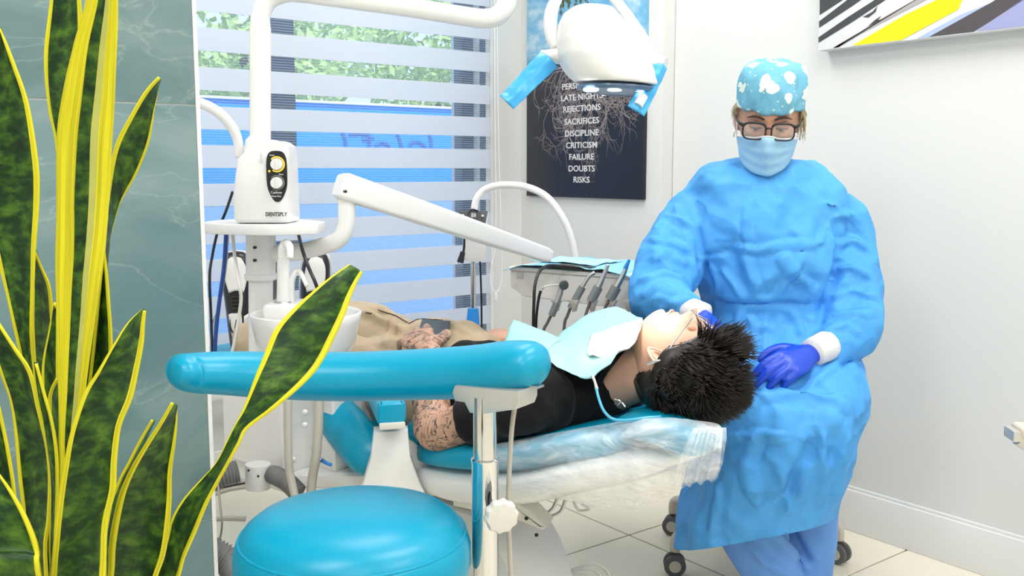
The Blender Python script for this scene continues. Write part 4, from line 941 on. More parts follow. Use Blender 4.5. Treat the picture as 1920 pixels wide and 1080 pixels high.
sky = ramp(m, nn, [(.35, (.10, .36, .62)), (.5, (.22, .50, .72)), (.66, (.6, .74, .82))])
lo_ = mixc(m, noi(m, coords(m), 40, 3), (.006, .009, .02), (.010, .014, .028))
bro = ramp(m, mth(m, 'SUBTRACT', sp_.outputs[2], zh-.13), [(0, (0, 0, 0)), (.13, (.05, .035, .035))])
lo2 = mixc(m, 1.0, lo_, bro, 'ADD')
gr = mth(m, 'GREATER_THAN', mth(m, 'ADD', sp_.outputs[2], mth(m, 'MULTIPLY', mth(m, 'SUBTRACT', nn, .5), .05)), zh)
L(m, mixc(m, gr, lo2, sky), PB(m)['Base Color'])
x.link('canvas', m, po)
def PP(u, z, lift=.0212): return R(-lift, bL-Wd*u, z)   # u 0..1 left to right
rng = random.Random(5); x = MB()
cu0 = .50
def root(p, ang, ln, r, dep):
    u, z = p; pts = [(u, z)]; n = max(3, int(ln/.018))
    for i in range(n):
        ang += rng.uniform(-.45, .45); u += math.cos(ang)*ln/n/Wd; z += math.sin(ang)*ln/n
        if u < .02 or u > .98 or z > zh-.01: break
        pts.append((u, z))
        if dep < 4 and rng.random() < .42: root((u, z), ang+rng.choice((-1, 1))*rng.uniform(.4, .9), ln*rng.uniform(.4, .7), r*.7, dep+1)
    if len(pts) > 1:
        k = len(pts); V = []; 
        for i, (a_, z_) in enumerate(pts):
            rr = r*(1-.7*i/k); j = min(i+1, k-1); h_ = max(0, i-1); dx = (pts[j][0]-pts[h_][0])*Wd; dz = pts[j][1]-pts[h_][1]; l_ = math.hypot(dx, dz) or 1
            V += [PP(a_-dz/l_*rr/Wd, z_+dx/l_*rr), PP(a_+dz/l_*rr/Wd, z_-dx/l_*rr)]
        x.add(V, [(2*i, 2*i+1, 2*i+3, 2*i+2) for i in range(k-1)])
for i in range(15):
    an = -PI*.03-PI*.94*i/14; root((cu0+.16*math.cos(an), zh-.02), an+rng.uniform(-.1, .1), rng.uniform(.17, .30)*(.8+.25*abs(math.cos(an))), .0024, 0)
x.link('root_print', mat('pale root print', (.36, .30, .29), .5), po, autosmooth=None, kind='stuff')
x = MB()
for i in range(500):
    an = rng.uniform(0, 2*PI); r = math.sqrt(rng.random()); u = .42+.30*r*math.cos(an); z = zh+.42+.24*r*math.sin(an); s = .012
    if z > zTp-.02: continue
    x.add([PP(u-s, z, .0214), PP(u, z-s, .0214), PP(u+s, z, .0214), PP(u, z+s, .0214)], [(0, 1, 2, 3)])
x.link('tree_print', mat('tree print', (.10, .12, .03), .6), po, autosmooth=None, kind='stuff')
words = [('PERSISTENCE', 160), ('LATE NIGHTS', 182), ('REJECTIONS', 203.5), ('SACRIFICES', 227.5), ('DISCIPLINE', 250), ('CRITICISM', 272.5), ('FAILURE', 294.5), ('DOUBTS', 316.5), ('RISKS', 337.5)]
m = mat('white lettering', (.78, .78, .78), .5)
for wd_, py in words:
    q = SW(1090, py, .0218); text(wd_, .0335 if wd_ != 'PERSISTENCE' else .033, q, -B, Z, m, po, sx=1.24, ext=.0002, bold=.0006)

# ------------------------------------------------------------ abstract canvas on the right wall
def RWp(px, py, off=.05):
    o_ = Vector((0, 0, CH)); d_ = W(px, py, 2)-o_; t_ = (R(.06-off, 0, 0)-o_).dot(A)/d_.dot(A); return o_+d_*t_
ca = thing('abstract_canvas', RWp(1720, 75), 'abstract canvas with yellow, black and lilac diagonal stripes on the right wall', 'wall art')
q0 = RWp(1533, 95); q1 = RWp(1920, 66)
b0_, z0_ = (q0-C0).dot(B), q0.z; b1_, z1_ = (q1-C0).dot(B), q1.z
zb_ = q0.z
x = MB(); x.box(R(.06-.025, b0_-.75, zb_+.45), (.05, 1.5, .9), A, B, .002); m = mat('white canvas', (.82, .82, .82), .5); x.link('canvas', m, ca)
lz = (zb_-z0_)
def poly(pxs, m_, nm, lift=.0505):
    V = []
    for (px, py) in pxs:
        p = RWp(px, py, lift); V.append(p)
    n = len(V); V2 = [p-A*.0008 for p in V]
    x = MB(); x.add(V+V2, [tuple(range(n)), tuple(range(n, 2*n))[::-1]]+[(i, (i+1) % n, n+(i+1) % n, n+i) for i in range(n)]); x.link(nm, m_, ca, autosmooth=30)
# keep the print just above the lower edge of the canvas
def eb_(px): # pixel y of lower edge of canvas front at px
    lo_y, hi_y = -50, 200
    for _ in range(30):
        md = (lo_y+hi_y)/2
        if RWp(px, md, .05).z > zb_+.003: lo_y = md
        else: hi_y = md
    return lo_y
blk = mat('charcoal print', (.05, .055, .06), .5); ylw = mat('yellow print', (.93, .83, .0), .45); lil = mat('lilac print', (.32, .34, .58), .5); gry = mat('grey print', (.42, .38, .38), .5); brn = mat('dark brown print', (.075, .065, .075), .5); plb = mat('pale blue print', (.40, .50, .74), .5)
E_ = eb_
poly([(1598, E_(1598)), (1802-105, 60-32), (1762, -3), (1772, -60), (1840, -60), (1802, 5), (1798, 17), (1690, E_(1690))], ylw, 'yellow_stripe')
poly([(1742, E_(1742)), (1860, 4), (1960, -60), (2010, -60), (1920, 0), (1826, E_(1826))], brn, 'brown_stripe')
poly([(1830, E_(1830)), (1960, -30), (2100, -40), (2060, E_(2060))], lil, 'lilac_field')
poly([(1720, E_(1720)), (1800, 28), (1872, 0), (1940, -40), (1955, -40), (1860, 10), (1745, E_(1745))], plb, 'pale_blue_stripe', .0504)
poly([(1538, -60), (1537, 28), (1580, 0), (1600, -60)], blk, 'black_stripe')
poly([(1536, 52), (1600, 10), (1670, -40), (1640, -40), (1560, 22), (1536, 40)], blk, 'black_stripe')
poly([(1535, 80), (1600, 40), (1660, 0), (1720, -40), (1700, -40), (1640, 0), (1590, 32), (1535, 70)], blk, 'black_stripe')
poly([(1562, E_(1562)), (1640, 50), (1740, -2), (1800, -50), (1780, -50), (1715, 0), (1630, 48), (1572, E_(1572))], gry, 'grey_stripe')
poly([(1627, 50), (1640, 38), (1652, 30), (1646, 38), (1655, 36), (1640, 44)], blk, 'black_mark')
poly([(1618, 32), (1636, 22), (1645, 12), (1642, 22), (1628, 33)], blk, 'black_mark')

# ------------------------------------------------------------ dentist's stool (mostly behind the gown)
s2c = Vector((.700, 2.75, 0))
ds = thing('dentist_stool', s2c, 'beige five-star stool with dark casters under the dentist', 'stool')
x = MB(); x.lathe([(0, .40), (.15, .40), (.175, .42), (.175, .46), (.15, .48), (0, .485)], s2c, n=40); x.link('seat', M['blueleather'], ds)
x = MB(); x.lathe([(0, .12), (.028, .12), (.028, .40), (0, .40)], s2c, n=20); x.link('gas_lift', M['dark'], ds)
x = MB(); x.lathe([(0, .075), (.05, .075), (.05, .13), (.03, .15), (0, .15)], s2c, n=24); x.link('hub', M['beige'], ds)
th0 = math.atan2(2.624-2.75, .4575-.70)
for i in range(5):
    a = th0-2*PI*i/5; d = Vector((math.cos(a), math.sin(a), 0)); r = .265
    x = MB(); x.tube([s2c+d*.03+Z*.105, s2c+d*.15+Z*.118, s2c+d*.235+Z*.118, s2c+d*.262+Z*.105, s2c+d*.265+Z*.07], [.03, .022, .018, .017, .016], 12, 5, side=d.cross(Z), r2=[.022, .018, .014, .014, .014]); lg = x.link('leg', M['beige'], ds, autosmooth=None)
    sv = Vector((math.cos(a+1.0+i), math.sin(a+1.0+i), 0)); cc_ = s2c+d*.265+Z*.031
    for q in (-1, 1):
        x = MB(); x.lathe([(.0, -.008), (.025, -.008), (.031, -.005), (.031, .005), (.025, .008), (.0, .008)], cc_+sv*.014*q, sv, 26); wh = x.link('wheel', M['rubber'], ds)
    x = MB(); x.lathe([(.0, .022), (.017, .022), (.017, .0235), (.0, .0235)], cc_, -sv if (sv.y > 0) else sv, 20); x.link('hub_cap', M['beige'], ds)
    x = MB(); x.tube([s2c+d*.265+Z*.072, s2c+d*.265+Z*.045], .010, 10, smooth=False); x.link('stem', M['dark'], ds)

# beige chair armrest cut by the right edge of the photo
rc = thing('side_chair', Vector((W(1960, 820, 1.9).x+.15, 1.9, 0)), 'beige swivel chair armrest with grey end at the right edge', 'chair')
q = W(1930, 806, 1.9); x = MB(); x.box(q+Vector((.108, -.02, 0)), (.28, .055, .026), (1, -.1, 0), (.1, 1, 0), .009, 3); x.link('armrest', M['beige'], rc)
x = MB(); x.box(W(1898, 812, 1.9)+Vector((.0, -.005, .0)), (.020, .05, .022), (1, -.1, 0), (.1, 1, 0), .003); x.link('end_cap', M['alu'], rc)
x = MB(); x.tube([W(1910, 822, 1.9), W(1935, 835, 1.9), q+Vector((.10, 0, -.05)), q+Vector((.2, 0, -.25)), q+Vector((.35, 0, -.30))], .015, 12); x.link('armrest_bracket', M['alu'], rc)
bq = q+Vector((.40, 0, -.30)); x = MB(); x.box(bq, (.42, .42, .07), bevel=.03, seg=3); x.link('seat', M['blueleather'], rc)
x = MB(); x.lathe([(0, .1), (.03, .1), (.03, bq.z-.03), (0, bq.z-.03)], (bq.x, bq.y, 0), n=20)
x.link('gas_lift', M['rubber'], rc)
for i in range(5):
    a = 2*PI*i/5; d = Vector((math.cos(a), math.sin(a), 0)); c_ = Vector((bq.x, bq.y, 0))
    x = MB(); x.tube([c_+Z*.11, c_+d*.14+Z*.09, c_+d*.26+Z*.065], [.03, .02, .015], 10); x.ball(c_+d*.26+Z*.031, .03, 12, 8); x.link('leg', M['beige'], rc)
# ------------------------------------------------------------ people
def headmesh(sx=1, sy=1, sz=1, female=False, n=88):
    """local frame: face -Y, up Z, left +X; centre at eye height"""
    V = []; FF = []; m_ = n
    for i in range(n+1):
        t = PI*i/n
        for k in range(m_):
            a = 2*PI*k/m_; x = math.sin(t)*math.sin(a); y = -math.sin(t)*math.cos(a); z = math.cos(t)
            X = .075*x; Y = (.088 if y < 0 else .098)*y; Zz = .118*z if z > 0 else .118*z
            low = max(0, -z)
            X *= 1-.30*low**1.6; fr = max(0, -y)
            if y < 0 and low > 0: Y *= max(math.sin(t), .12)**(-.55*min(1, low*2))
            Y = Y*(1-.10*low) if y < 0 else Y*(1-.45*low**1.3)
            if y < 0: X *= 1-.05*fr
            # squarer forehead
            Y -= .006*math.exp(-((Zz-.05)/.04)**2)*fr*math.exp(-(X/.05)**2)
            g = lambda cx, cz, wx, wz: math.exp(-((X-cx)/wx)**2-((Zz-cz)/wz)**2)*(1 if y < 0 else 0)
            dY = 0
            for s in (-1, 1):
                dY += .012*g(s*.031, 0, .017, .012)           # eye sockets
                dY -= .006*g(s*.03, .022, .022, .008)          # brow
                dY -= .006*g(s*.042, -.026, .018, .018)        # cheek
            dY -= .022*g(0, -.037, .0105, .010)                # nose tip
            dY -= .015*g(0, -.020, .0085, .022)
            dY -= .006*(g(.012, -.040, .007, .010)+g(-.012, -.040, .007, .010))
            dY -= .008*g(0, -.063, .020, .005)                 # upper lip
            dY -= .008*g(0, -.074, .018, .006)                 # lower lip
            dY += .006*g(0, -.0685, .022, .0022)
            dY -= .010*g(0, -.098, .020, .014)                 # chin
            dY += .004*g(0, -.085, .02, .006)
            V.append(Vector((X*sx, (Y+dY)*sy, Zz*sz)))
    for i in range(n):
        for k in range(m_): FF.append((i*m_+k, (i+1)*m_+k, (i+1)*m_+(k+1) % m_, i*m_+(k+1) % m_))
    return V, FF
def earparts(mb, s, T):
    """outer ear with helix, antihelix, concha and lobe; local frame"""
    rows = []
    for i in range(13):
        r = i/11; row = []
        for k in range(32):
            a = 2*PI*k/32; ca, sa = math.cos(a), math.sin(a); fr = max(0, -ca)
            wy = (.017 if ca > 0 else .011)*(1-.30*max(0, -sa)); y = .012+wy*min(r, 1)*ca; z = -.006+.031*min(r, 1)*sa*(1 if sa > 0 else 1.02)
            h = .0055*math.exp(-((r-.88)/.10)**2)*(1-.7*fr)*(1-.5*max(0, -sa-.6)/.4)+.003*math.exp(-((r-.52)/.10)**2)*(1-fr)-.0065*math.exp(-(r/.30)**2)-(.010 if r > 1 else 0)*(1+.4*ca)
            row.append(T @ Vector((s*(.0735+.42*max(0, y)+h), y, z)))
        rows.append(row)
    mb.rings(rows, cap=True)

def hand(T, side=1, curls=(.25, .3, .35, .4), thumb=(.5, .35), spread=.06, s=1.0, thick=0, vox=.0032):
    """local: wrist at origin, fingers along +Y, palm faces -Z, thumb on side*+X. returns MB of pieces for remeshing"""
    mb = MB(); X = lambda v: T @ (Vector(v)*s)
    mb.tube([X((0, -.035, 0)), X((0, 0, 0)), X((side*.002, .02, 0)), X((0, .05, .0)), X((0, .078, -.001)), X((0, .092, -.004))], [.026, .026, .031, .039, .041, .034], 18, 4, side=(T.to_3x3() @ Vector((1, 0, 0))), r2=[.019, .018, .017, .015, .013, .008])
    for i, (bx, by, ln, r) in enumerate(((.030, .084, .072, .0090), (.010, .090, .080, .0095), (-.010, .087, .074, .0090), (-.028, .078, .058, .0080))):
        a = 0; p = Vector((side*bx, by-.018, -.002)); pts = [X(p)]; rr = [r+.001+thick]; dx = side*(1.5-i)*spread
        p = Vector((side*bx, by, -.003)); pts.append(X(p)); rr.append(r+.0008+thick)
        for j, fr in enumerate((.44, .31, .25)):
            a += curls[i]*(1, 1.25, .9)[j]; q = Vector((dx*math.cos(a), math.cos(a), -math.sin(a))).normalized(); p = p+q*ln*fr; pts.append(X(p)); rr.append((r*(.97, .88, .70)[j]+thick))
        mb.tube(pts, [q_*s for q_ in rr], 12, 4); mb.ball(pts[-1], rr[-1]*s*.98, 10, 8)
    p = Vector((side*.018, .018, -.006)); pts = [X(p)]; rr = [.015]
    dirs = (Vector((side*.75, .62, -.25)), Vector((side*(.60-thumb[0]*.5), .85, -.25-thumb[1]*.3)), Vector((side*(.45-thumb[0]), .9, -.3-thumb[1]*.5)))
    for d, ln, r in zip(dirs, (.038, .032, .026), (.013, .0112, .0085)):
        p = p+d.normalized()*ln; pts.append(X(p)); rr.append(r+thick)
    mb.tube(pts, [q_*s for q_ in rr], 12, 4); mb.ball(pts[-1], rr[-1]*s*.98, 10, 8)
    return mb
def frame(o, fwd, up):
    """matrix whose +Y is fwd and whose +Z is near up"""
    y = Vector(fwd).normalized(); x = y.cross(Vector(up)).normalized(); z = x.cross(y)
    return Matrix(((x.x, y.x, z.x, o[0]), (x.y, y.y, z.y, o[1]), (x.z, y.z, z.z, o[2]), (0, 0, 0, 1)))
def setattr_mask(me, fn):
    at = me.attributes.new('tattoo', 'FLOAT', 'POINT'); co = getco(me); at.data.foreach_set('value', fn(co).astype(np.float32))

# ============ dentist
wo = thing('person', (.66, 2.62, 0), 'seated dentist in blue gown, patterned cap, glasses and face mask', 'person')
HC = W(1441, 222, 2.44)
Mh = Matrix.Translation(HC) @ Matrix.Rotation(math.radians(-13), 4, 'Z') @ Matrix.Rotation(math.radians(3), 4, 'Y') @ Matrix.Rotation(math.radians(17), 4, 'X')
HS = .98
Ms = Mh @ Matrix.Scale(HS, 4)
V, FF = headmesh(female=True)
body = MB(); 
bp = MB(); bp.tube([HC+Vector((0, .03, -.03)), W(1440, 300, 2.50), W(1440, 330, 2.54)], [.055, .055, .07], 20)
bp.tube([W(1440, 320, 2.54), W(1438, 380, 2.56), W(1435, 480, 2.56), W(1430, 590, 2.60), W(1430, 660, 2.64)], [.10, .155, .15, .15, .16], 20, r2=[.06, .085, .09, .09, .1], side=(1, 0, 0))
for pts in ([(1330, 400, 2.54), (1275, 460, 2.5), (1232, 555, 2.38), (1270, 585, 2.27), (1310, 588, 2.2)], [(1540, 400, 2.54), (1580, 460, 2.52), (1602, 570, 2.42), (1570, 640, 2.32), (1530, 655, 2.27)]):
    bp.tube([W(*p) for p in pts], [.04, .045, .04, .033, .025], 14)
for pts in ([(1390, 700, 2.6), (1395, 800, 2.40), (1405, 960, 2.37), (1430, 1040, 2.37), (1460, 1100, 2.38), (1480, 1215, 2.40)], [(1480, 700, 2.6), (1510, 800, 2.44), (1514, 940, 2.45), (1512, 1040, 2.47), (1508, 1100, 2.48), (1505, 1200, 2.49)]):
    bp.tube([W(*p) for p in pts], [.08, .06, .05, .045, .038, .032], 14)
bm2 = remesh(bp, .010, 4); body.add([v.co for v in bm2.vertices], [tuple(p.vertices) for p in bm2.polygons])
body.add([Ms @ v for v in V], FF)
for s in (-1, 1): earparts(body, s, Ms)
body.link('body', M['skinw'], wo, autosmooth=None)
# eyes, lids, brows
eyew = mat('eye white', (.75, .72, .70), .2); iris = mat('brown iris', (.06, .03, .015), .15); brow = mat('dark brow', (.06, .03, .02), .8); lid = mat('eyelid', (.42, .20, .15), .5)
for s in (-1, 1):
    e = Vector((s*.031, -.0715, -.001))
    x = MB(); x.ball(Ms @ e, .0118, 18, 12); ey = x.link('eye', eyew, wo, autosmooth=None)
    x = MB(); x.ball(Ms @ (e+Vector((0, -.0075, -.0062))), (.0052, .0042, .0052), 14, 10); x.link('iris', iris, ey, autosmooth=None)
    g = [[Ms @ (e+Vector((.0165*math.sin(a), -.0130*math.cos(a)*math.cos(b)-.001, .0130*math.sin(b)))) for a in (-1.25, -.7, 0, .7, 1.25)] for b in (1.3, .9, .3, -.22)]
    link('eyelid', sheet(g, 4, 4, .0015), lid, wo)
    x = MB(); x.tube([Ms @ (e+Vector((.0168*math.sin(a), -.0142*math.cos(a)-.001, -.0035))) for a in (-1.25, -.7, 0, .7, 1.25)], [.0006, .001, .0013, .001, .0006], 6, 4); x.link('eyelashes', M['black'], wo)
    x = MB(); x.tube([Ms @ Vector(q) for q in ((s*.012, -.0925, .019), (s*.025, -.0915, .0245), (s*.04, -.085, .025), (s*.054, -.074, .018))], [.0024, .0034, .003, .001], 8, 4, side=Vector((0, 0, 1)), r2=[.001, .0015, .0015, .001]); x.link('eyebrow', brow, wo)
# mask
rows = []
for j in range(19):
    v = j/18; r = []
    zc = -.020-.098*v
    for i in range(31):
        u = -1+2*i/30; a = u*1.22; zz = -.030-.010*abs(u)**1.5*0+.0-.088*v; zz = zz+(.012*math.exp(-(u/.25)**2) if True else 0)*(1-v)**2+(-.010*math.exp(-(u/.6)**2))*v+abs(u)**3*(.022*v-.010*(1-v))
        rr = .086-.012*v; rx = .079-.012*v
        bump_ = .029*math.exp(-(u/.26)**2)*math.exp(-((v-.25)/.35)**2)+.010*math.exp(-(u/.5)**2)*math.exp(-((v-.75)/.3)**2)
        pl = .0022*math.sin(v*PI*7)*math.exp(-(u/.8)**4)
        r.append(Ms @ Vector((rx*1.02*math.sin(a), -rr*math.cos(a)-bump_-pl-.006, zz)))
    rows.append(r)
n_ = 31; V_ = [p for r in rows for p in r]
me = mesh(V_, [(i*n_+j, i*n_+j+1, (i+1)*n_+j+1, (i+1)*n_+j) for i in range(18) for j in range(n_-1)])
ripple(me, [(40, 40, 40, .0012, 0)]); me = bake(me, [('SOLIDIFY', dict(thickness=.002, offset=1))]); mk = link('face_mask', me, M['mask'], wo)
x = MB(); x.tube(rows[0], .0022, 6, smooth=False); x.link('mask_edge', M['cuff'], mk)
for s in (-1, 1):
    x = MB(); e0 = rows[1][0 if s < 0 else -1]; e1 = rows[16][0 if s < 0 else -1]
    x.tube([e0, Ms @ Vector((s*.080, -.01, .004)), Ms @ Vector((s*.087, .022, .012)), Ms @ Vector((s*.088, .026, -.01)), Ms @ Vector((s*.080, .005, -.035)), e1], .0014, 6, 4); x.link('ear_loop', M['cuff'], mk)
# glasses
gl = thing('glasses', Ms @ Vector((0, -.1, 0)), 'black rectangular glasses worn by the dentist above her mask', 'glasses')
for s in (-1, 1):
    pts = []
    for k in range(40):
        a = 2*PI*k/40; c_, s_ = math.cos(a), math.sin(a); px = s*.0345+.0275*math.copysign(abs(c_)**.6, c_); pz = -.008+.0215*math.copysign(abs(s_)**.6, s_)*(1 if s_ > 0 else .95)
        pts.append(Vector((px, -.1035+.35*(abs(px)-.02)**2*22*.3, pz)))
    pts.append(pts[0]); x = MB(); x.tube([Ms @ p for p in pts], .0021, 8, smooth=False); x.link('rim', M['black'], gl, autosmooth=None)
    x = MB(); top_ = [p for p in pts[:-1] if p.z > .004]; top_.sort(key=lambda p: p.x); x.tube([Ms @ p for p in top_], .0030, 8, smooth=False); x.link('brow_bar', M['black'], gl, autosmooth=None)
    x = MB(); x.add([Ms @ p for p in pts[:-1]], [tuple(range(40))]); x.link('lens', M['lens'], gl, autosmooth=None)
    x = MB(); x.tube([Ms @ Vector(q) for q in ((s*.061, -.102, .006), (s*.072, -.092, .009), (s*.080, -.05, .008), (s*.082, 0, .006), (s*.082, .02, -.005))], [.0045, .0042, .003, .0025, .002], 8, 4, side=Vector((0, 0, 1)), r2=[.0022]*5); x.link('temple', M['black'], gl, autosmooth=None)
x = MB(); x.tube([Ms @ Vector(q) for q in ((-.0085, -.1035, -.001), (0, -.106, .002), (.0085, -.1035, -.001))], .0024, 8, 4); x.link('bridge', M['black'], gl)
# cap
rows = []
for (z, rx, ryf, ryb, yc) in ((.030, .0815, .094, .100, .0), (.036, .0835, .098, .102, .0), (.055, .0835, .098, .104, .0), (.08, .083, .096, .106, .002), (.105, .081, .090, .104, .004), (.125, .075, .078, .095, .006), (.14, .060, .058, .078, .008), (.149, .035, .034, .048, .01), (.151, .006, .006, .006, .012)):
    r = []
    for k in range(56):
        a = 2*PI*k/56; c_, s_ = math.cos(a), math.sin(a); r.append(Ms @ Vector((rx*math.copysign(abs(c_)**.92, c_), yc+(ryb if s_ > 0 else ryf)*s_, z-(.014*max(0, s_) if z < .06 else 0)-(0.010*max(0, s_)))))
    rows.append(r)
x = MB(); x.rings(rows, cap=True); me = bake(x.mesh(), [('SUBSURF', dict(levels=2, render_levels=2))]); ripple(me, [(30, 30, 14, .0035, 0), (60, 60, 30, .0016, 0)]); link('scrub_cap', me, M['cap'], wo)
# blond hair wisps and earring
x = MB(); rg = random.Random(3)
for i in range(90):
    s = 1 if i % 3 else -1; y = rg.uniform(-.03, .05); a = Vector((s*.078, y, .035)); ln = rg.uniform(.03, .10 if s > 0 else .04)
    b = a+Vector((s*rg.uniform(.0, .014), rg.uniform(-.005, .012), -ln*.5)); c = b+Vector((s*rg.uniform(-.01, .008), rg.uniform(-.005, .01), -ln*.5)); x.tube([Ms @ a, Ms @ b, Ms @ c], [.0012, .001, .0003], 4, 3)
x.link('hair', M['blond'], wo, autosmooth=None)
for s in (-1, 1):
    x = MB(); x.tube([Ms @ (Vector((s*.083, .012, -.047))+Vector((0, math.sin(a), math.cos(a)))*.009) for a in [2*PI*i/16 for i in range(17)]], .0012, 6, smooth=False); x.link('earring', M['chrome'], wo)

# gown
def prow(xl, yl, xr, yr, Yc, ry, n=48, e=.85, yf=None):
    l = W(xl, yl, Yc); r = W(xr, yr, Yc); c = (l+r)/2; hx = (r-l)/2; out = []
    for k in range(n):
        a = 2*PI*k/n; c_, s_ = math.cos(a), math.sin(a); q = c+hx*math.copysign(abs(c_)**e, c_)+Vector((0, 1, 0))*ry*math.copysign(abs(s_)**e, s_); out.append(q)
    return out
G = MB()
G.rings([prow(1376, 297, 1502, 300, 2.53, .068), prow(1350, 303, 1528, 306, 2.53, .085), prow(1312, 318, 1556, 321, 2.53, .11), prow(1288, 348, 1580, 350, 2.52, .135), prow(1282, 400, 1586, 400, 2.51, .155), prow(1300, 470, 1568, 470, 2.50, .165), prow(1308, 530, 1552, 530, 2.50, .16), prow(1322, 566, 1540, 566, 2.51, .15),
         prow(1318, 590, 1552, 590, 2.51, .165), prow(1310, 635, 1582, 632, 2.49, .20), prow(1310, 680, 1602, 672, 2.44, .24), prow(1312, 730, 1608, 722, 2.39, .255), prow(1318, 780, 1602, 770, 2.37, .25), prow(1315, 840, 1588, 818, 2.365, .235), prow(1300, 900, 1572, 860, 2.365, .215), prow(1284, 950, 1562, 895, 2.37, .20), prow(1272, 1005, 1556, 935, 2.375, .185), prow(1268, 1050, 1550, 975, 2.375, .18), prow(1266, 1090, 1548, 1015, 2.375, .18)])
for pts, rr in (([(1316, 378, 2.53), (1282, 430, 2.50), (1252, 500, 2.44), (1236, 555, 2.36), (1262, 580, 2.28), (1300, 586, 2.22)], [.066, .080, .086, .078, .060, .036]),
                ([(1552, 378, 2.53), (1576, 430, 2.51), (1592, 500, 2.47), (1600, 575, 2.40), (1585, 628, 2.33), (1548, 650, 2.28)], [.066, .078, .082, .078, .062, .036])):
    G.tube([W(*p) for p in pts], rr, 24, 5)
    G.ball(W(*pts[-3]), rr[-3], 20, 14)
me = remesh(G, .0072, 10, .6)
bv = bvh(me)
def cl(pts, w_, a_): return (hitline(bv, pts), w_*1.1, max(-w_, min(w_, a_*1.35)))
CR = [cl([(1405, 360), (1400, 430), (1405, 480)], .007, .005), cl([(1308, 420), (1310, 480), (1306, 560)], .012, -.020), cl([(1240, 395), (1275, 412), (1300, 430)], .006, .007), cl([(1362, 465), (1420, 470), (1480, 458), (1530, 462)], .008, .010),
      cl([(1535, 462), (1548, 430)], .008, .005), cl([(1568, 400), (1572, 450), (1560, 510), (1545, 555)], .012, -.018), cl([(1308, 478), (1370, 470), (1420, 480)], .006, -.008),
      cl([(1385, 450), (1400, 500), (1420, 550)], .010, .010), cl([(1460, 470), (1490, 520), (1530, 545)], .010, .010), cl([(1350, 500), (1380, 540), (1400, 562)], .009, .008), cl([(1500, 480), (1470, 530), (1450, 560)], .008, .008), cl([(1330, 490), (1345, 530), (1340, 560)], .008, .008),
      cl([(1325, 566), (1380, 569), (1440, 568), (1500, 569), (1538, 565)], .008, -.016), cl([(1430, 572), (1436, 620), (1430, 700), (1435, 760)], .008, .010), cl([(1400, 590), (1420, 615), (1450, 618), (1470, 590)], .008, .009), cl([(1390, 575), (1385, 620), (1370, 660)], .009, .009), cl([(1475, 575), (1500, 610), (1505, 640)], .009, .009),
      cl([(1195, 530), (1240, 515), (1290, 530)], .008, .010), cl([(1195, 560), (1240, 540), (1290, 560)], .007, .009), cl([(1205, 490), (1250, 480), (1300, 500)], .009, .010), cl([(1235, 590), (1270, 565), (1310, 560)], .007, .008), cl([(1215, 450), (1260, 455), (1295, 470)], .008, .008), cl([(1255, 360), (1270, 400), (1295, 430)], .009, .008),
      cl([(1545, 600), (1590, 585), (1640, 590)], .008, .010), cl([(1540, 620), (1580, 610), (1620, 630)], .007, .009), cl([(1555, 560), (1600, 545), (1645, 560)], .008, .010), cl([(1560, 510), (1600, 500), (1635, 520)], .009, .010), cl([(1565, 460), (1600, 450), (1630, 470)], .008, .008), cl([(1560, 410), (1590, 400), (1610, 420)], .008, .008), cl([(1545, 375), (1575, 390), (1590, 420)], .008, .008),
      cl([(1370, 780), (1430, 745), (1500, 735), (1570, 750), (1612, 780)], .012, .014), cl([(1355, 820), (1430, 815), (1490, 825)], .008, .008), cl([(1540, 815), (1500, 870), (1470, 950)], .016, -.022), cl([(1545, 800), (1545, 880), (1540, 960)], .012, .014), cl([(1500, 740), (1560, 690), (1590, 650)], .009, .010), cl([(1420, 800), (1400, 880), (1430, 970)], .014, .012), cl([(1600, 770), (1585, 830), (1575, 880)], .010, .012), cl([(1460, 860), (1475, 930), (1480, 975)], .010, .012), cl([(1350, 900), (1340, 960), (1335, 1010)], .010, .010), cl([(1450, 700), (1500, 660), (1560, 670)], .008, .009), cl([(1570, 700), (1600, 690), (1618, 720)], .007, .008)]
crease(me, CR)
ripple(me, [(9, 9, 6, .007, 0), (20, 20, 13, .0035, 0), (11, 11, 7, .0028, 1), (24, 24, 17, .0014, 1)])
pa_, pb_, pc_ = W(1275, 1030, 2.37), W(1550, 972, 2.37), W(1440, 1008, 2.19)
nh_ = (pb_-pa_).cross(pc_-pa_).normalized(); nh_ = nh_ if nh_.z < 0 else -nh_
b_ = bmesh.new(); b_.from_mesh(me)
bmesh.ops.bisect_plane(b_, geom=list(b_.verts)+list(b_.edges)+list(b_.faces), plane_co=pa_, plane_no=nh_, clear_outer=True)
b_.to_mesh(me); b_.free()
me = bake(me, [('SOLIDIFY', dict(thickness=.003, offset=0))])
gown = link('gown', me, M['gown'], wo)
# neckline binding, tie knot
x = MB(); nr = prow(1380, 298, 1497, 303, 2.53, .070); x.tube(nr+[nr[0]], .004, 8, smooth=False); x.link('neckline', M['gown'], gown, autosmooth=None)
bvg = bvh(me); 
# waist tie with bow
wt = hitline(bvg, [(1330, 566), (1380, 570), (1425, 572)], 6, .003); x = MB()
if len(wt) > 2: x.tube(wt, .004, 8, 2)
kn = hit(bvg, 1425, 605, .010)
if kn:
    x.ball(kn, (.014, .009, .011), 12, 8)
    for (dx, dz, ex, ez) in ((-.03, .018, -.05, -.005), (.03, .02, .052, .002), (-.02, -.03, -.028, -.09), (.022, -.03, .02, -.10)):
        x.tube([kn, kn+Vector((dx, -.006, dz)), kn+Vector((ex, -.004, ez))], [.006, .009, .006], 8, 4, side=Z, r2=[.003, .002, .002])
x.link('waist_tie', M['gown'], gown, autosmooth=None)
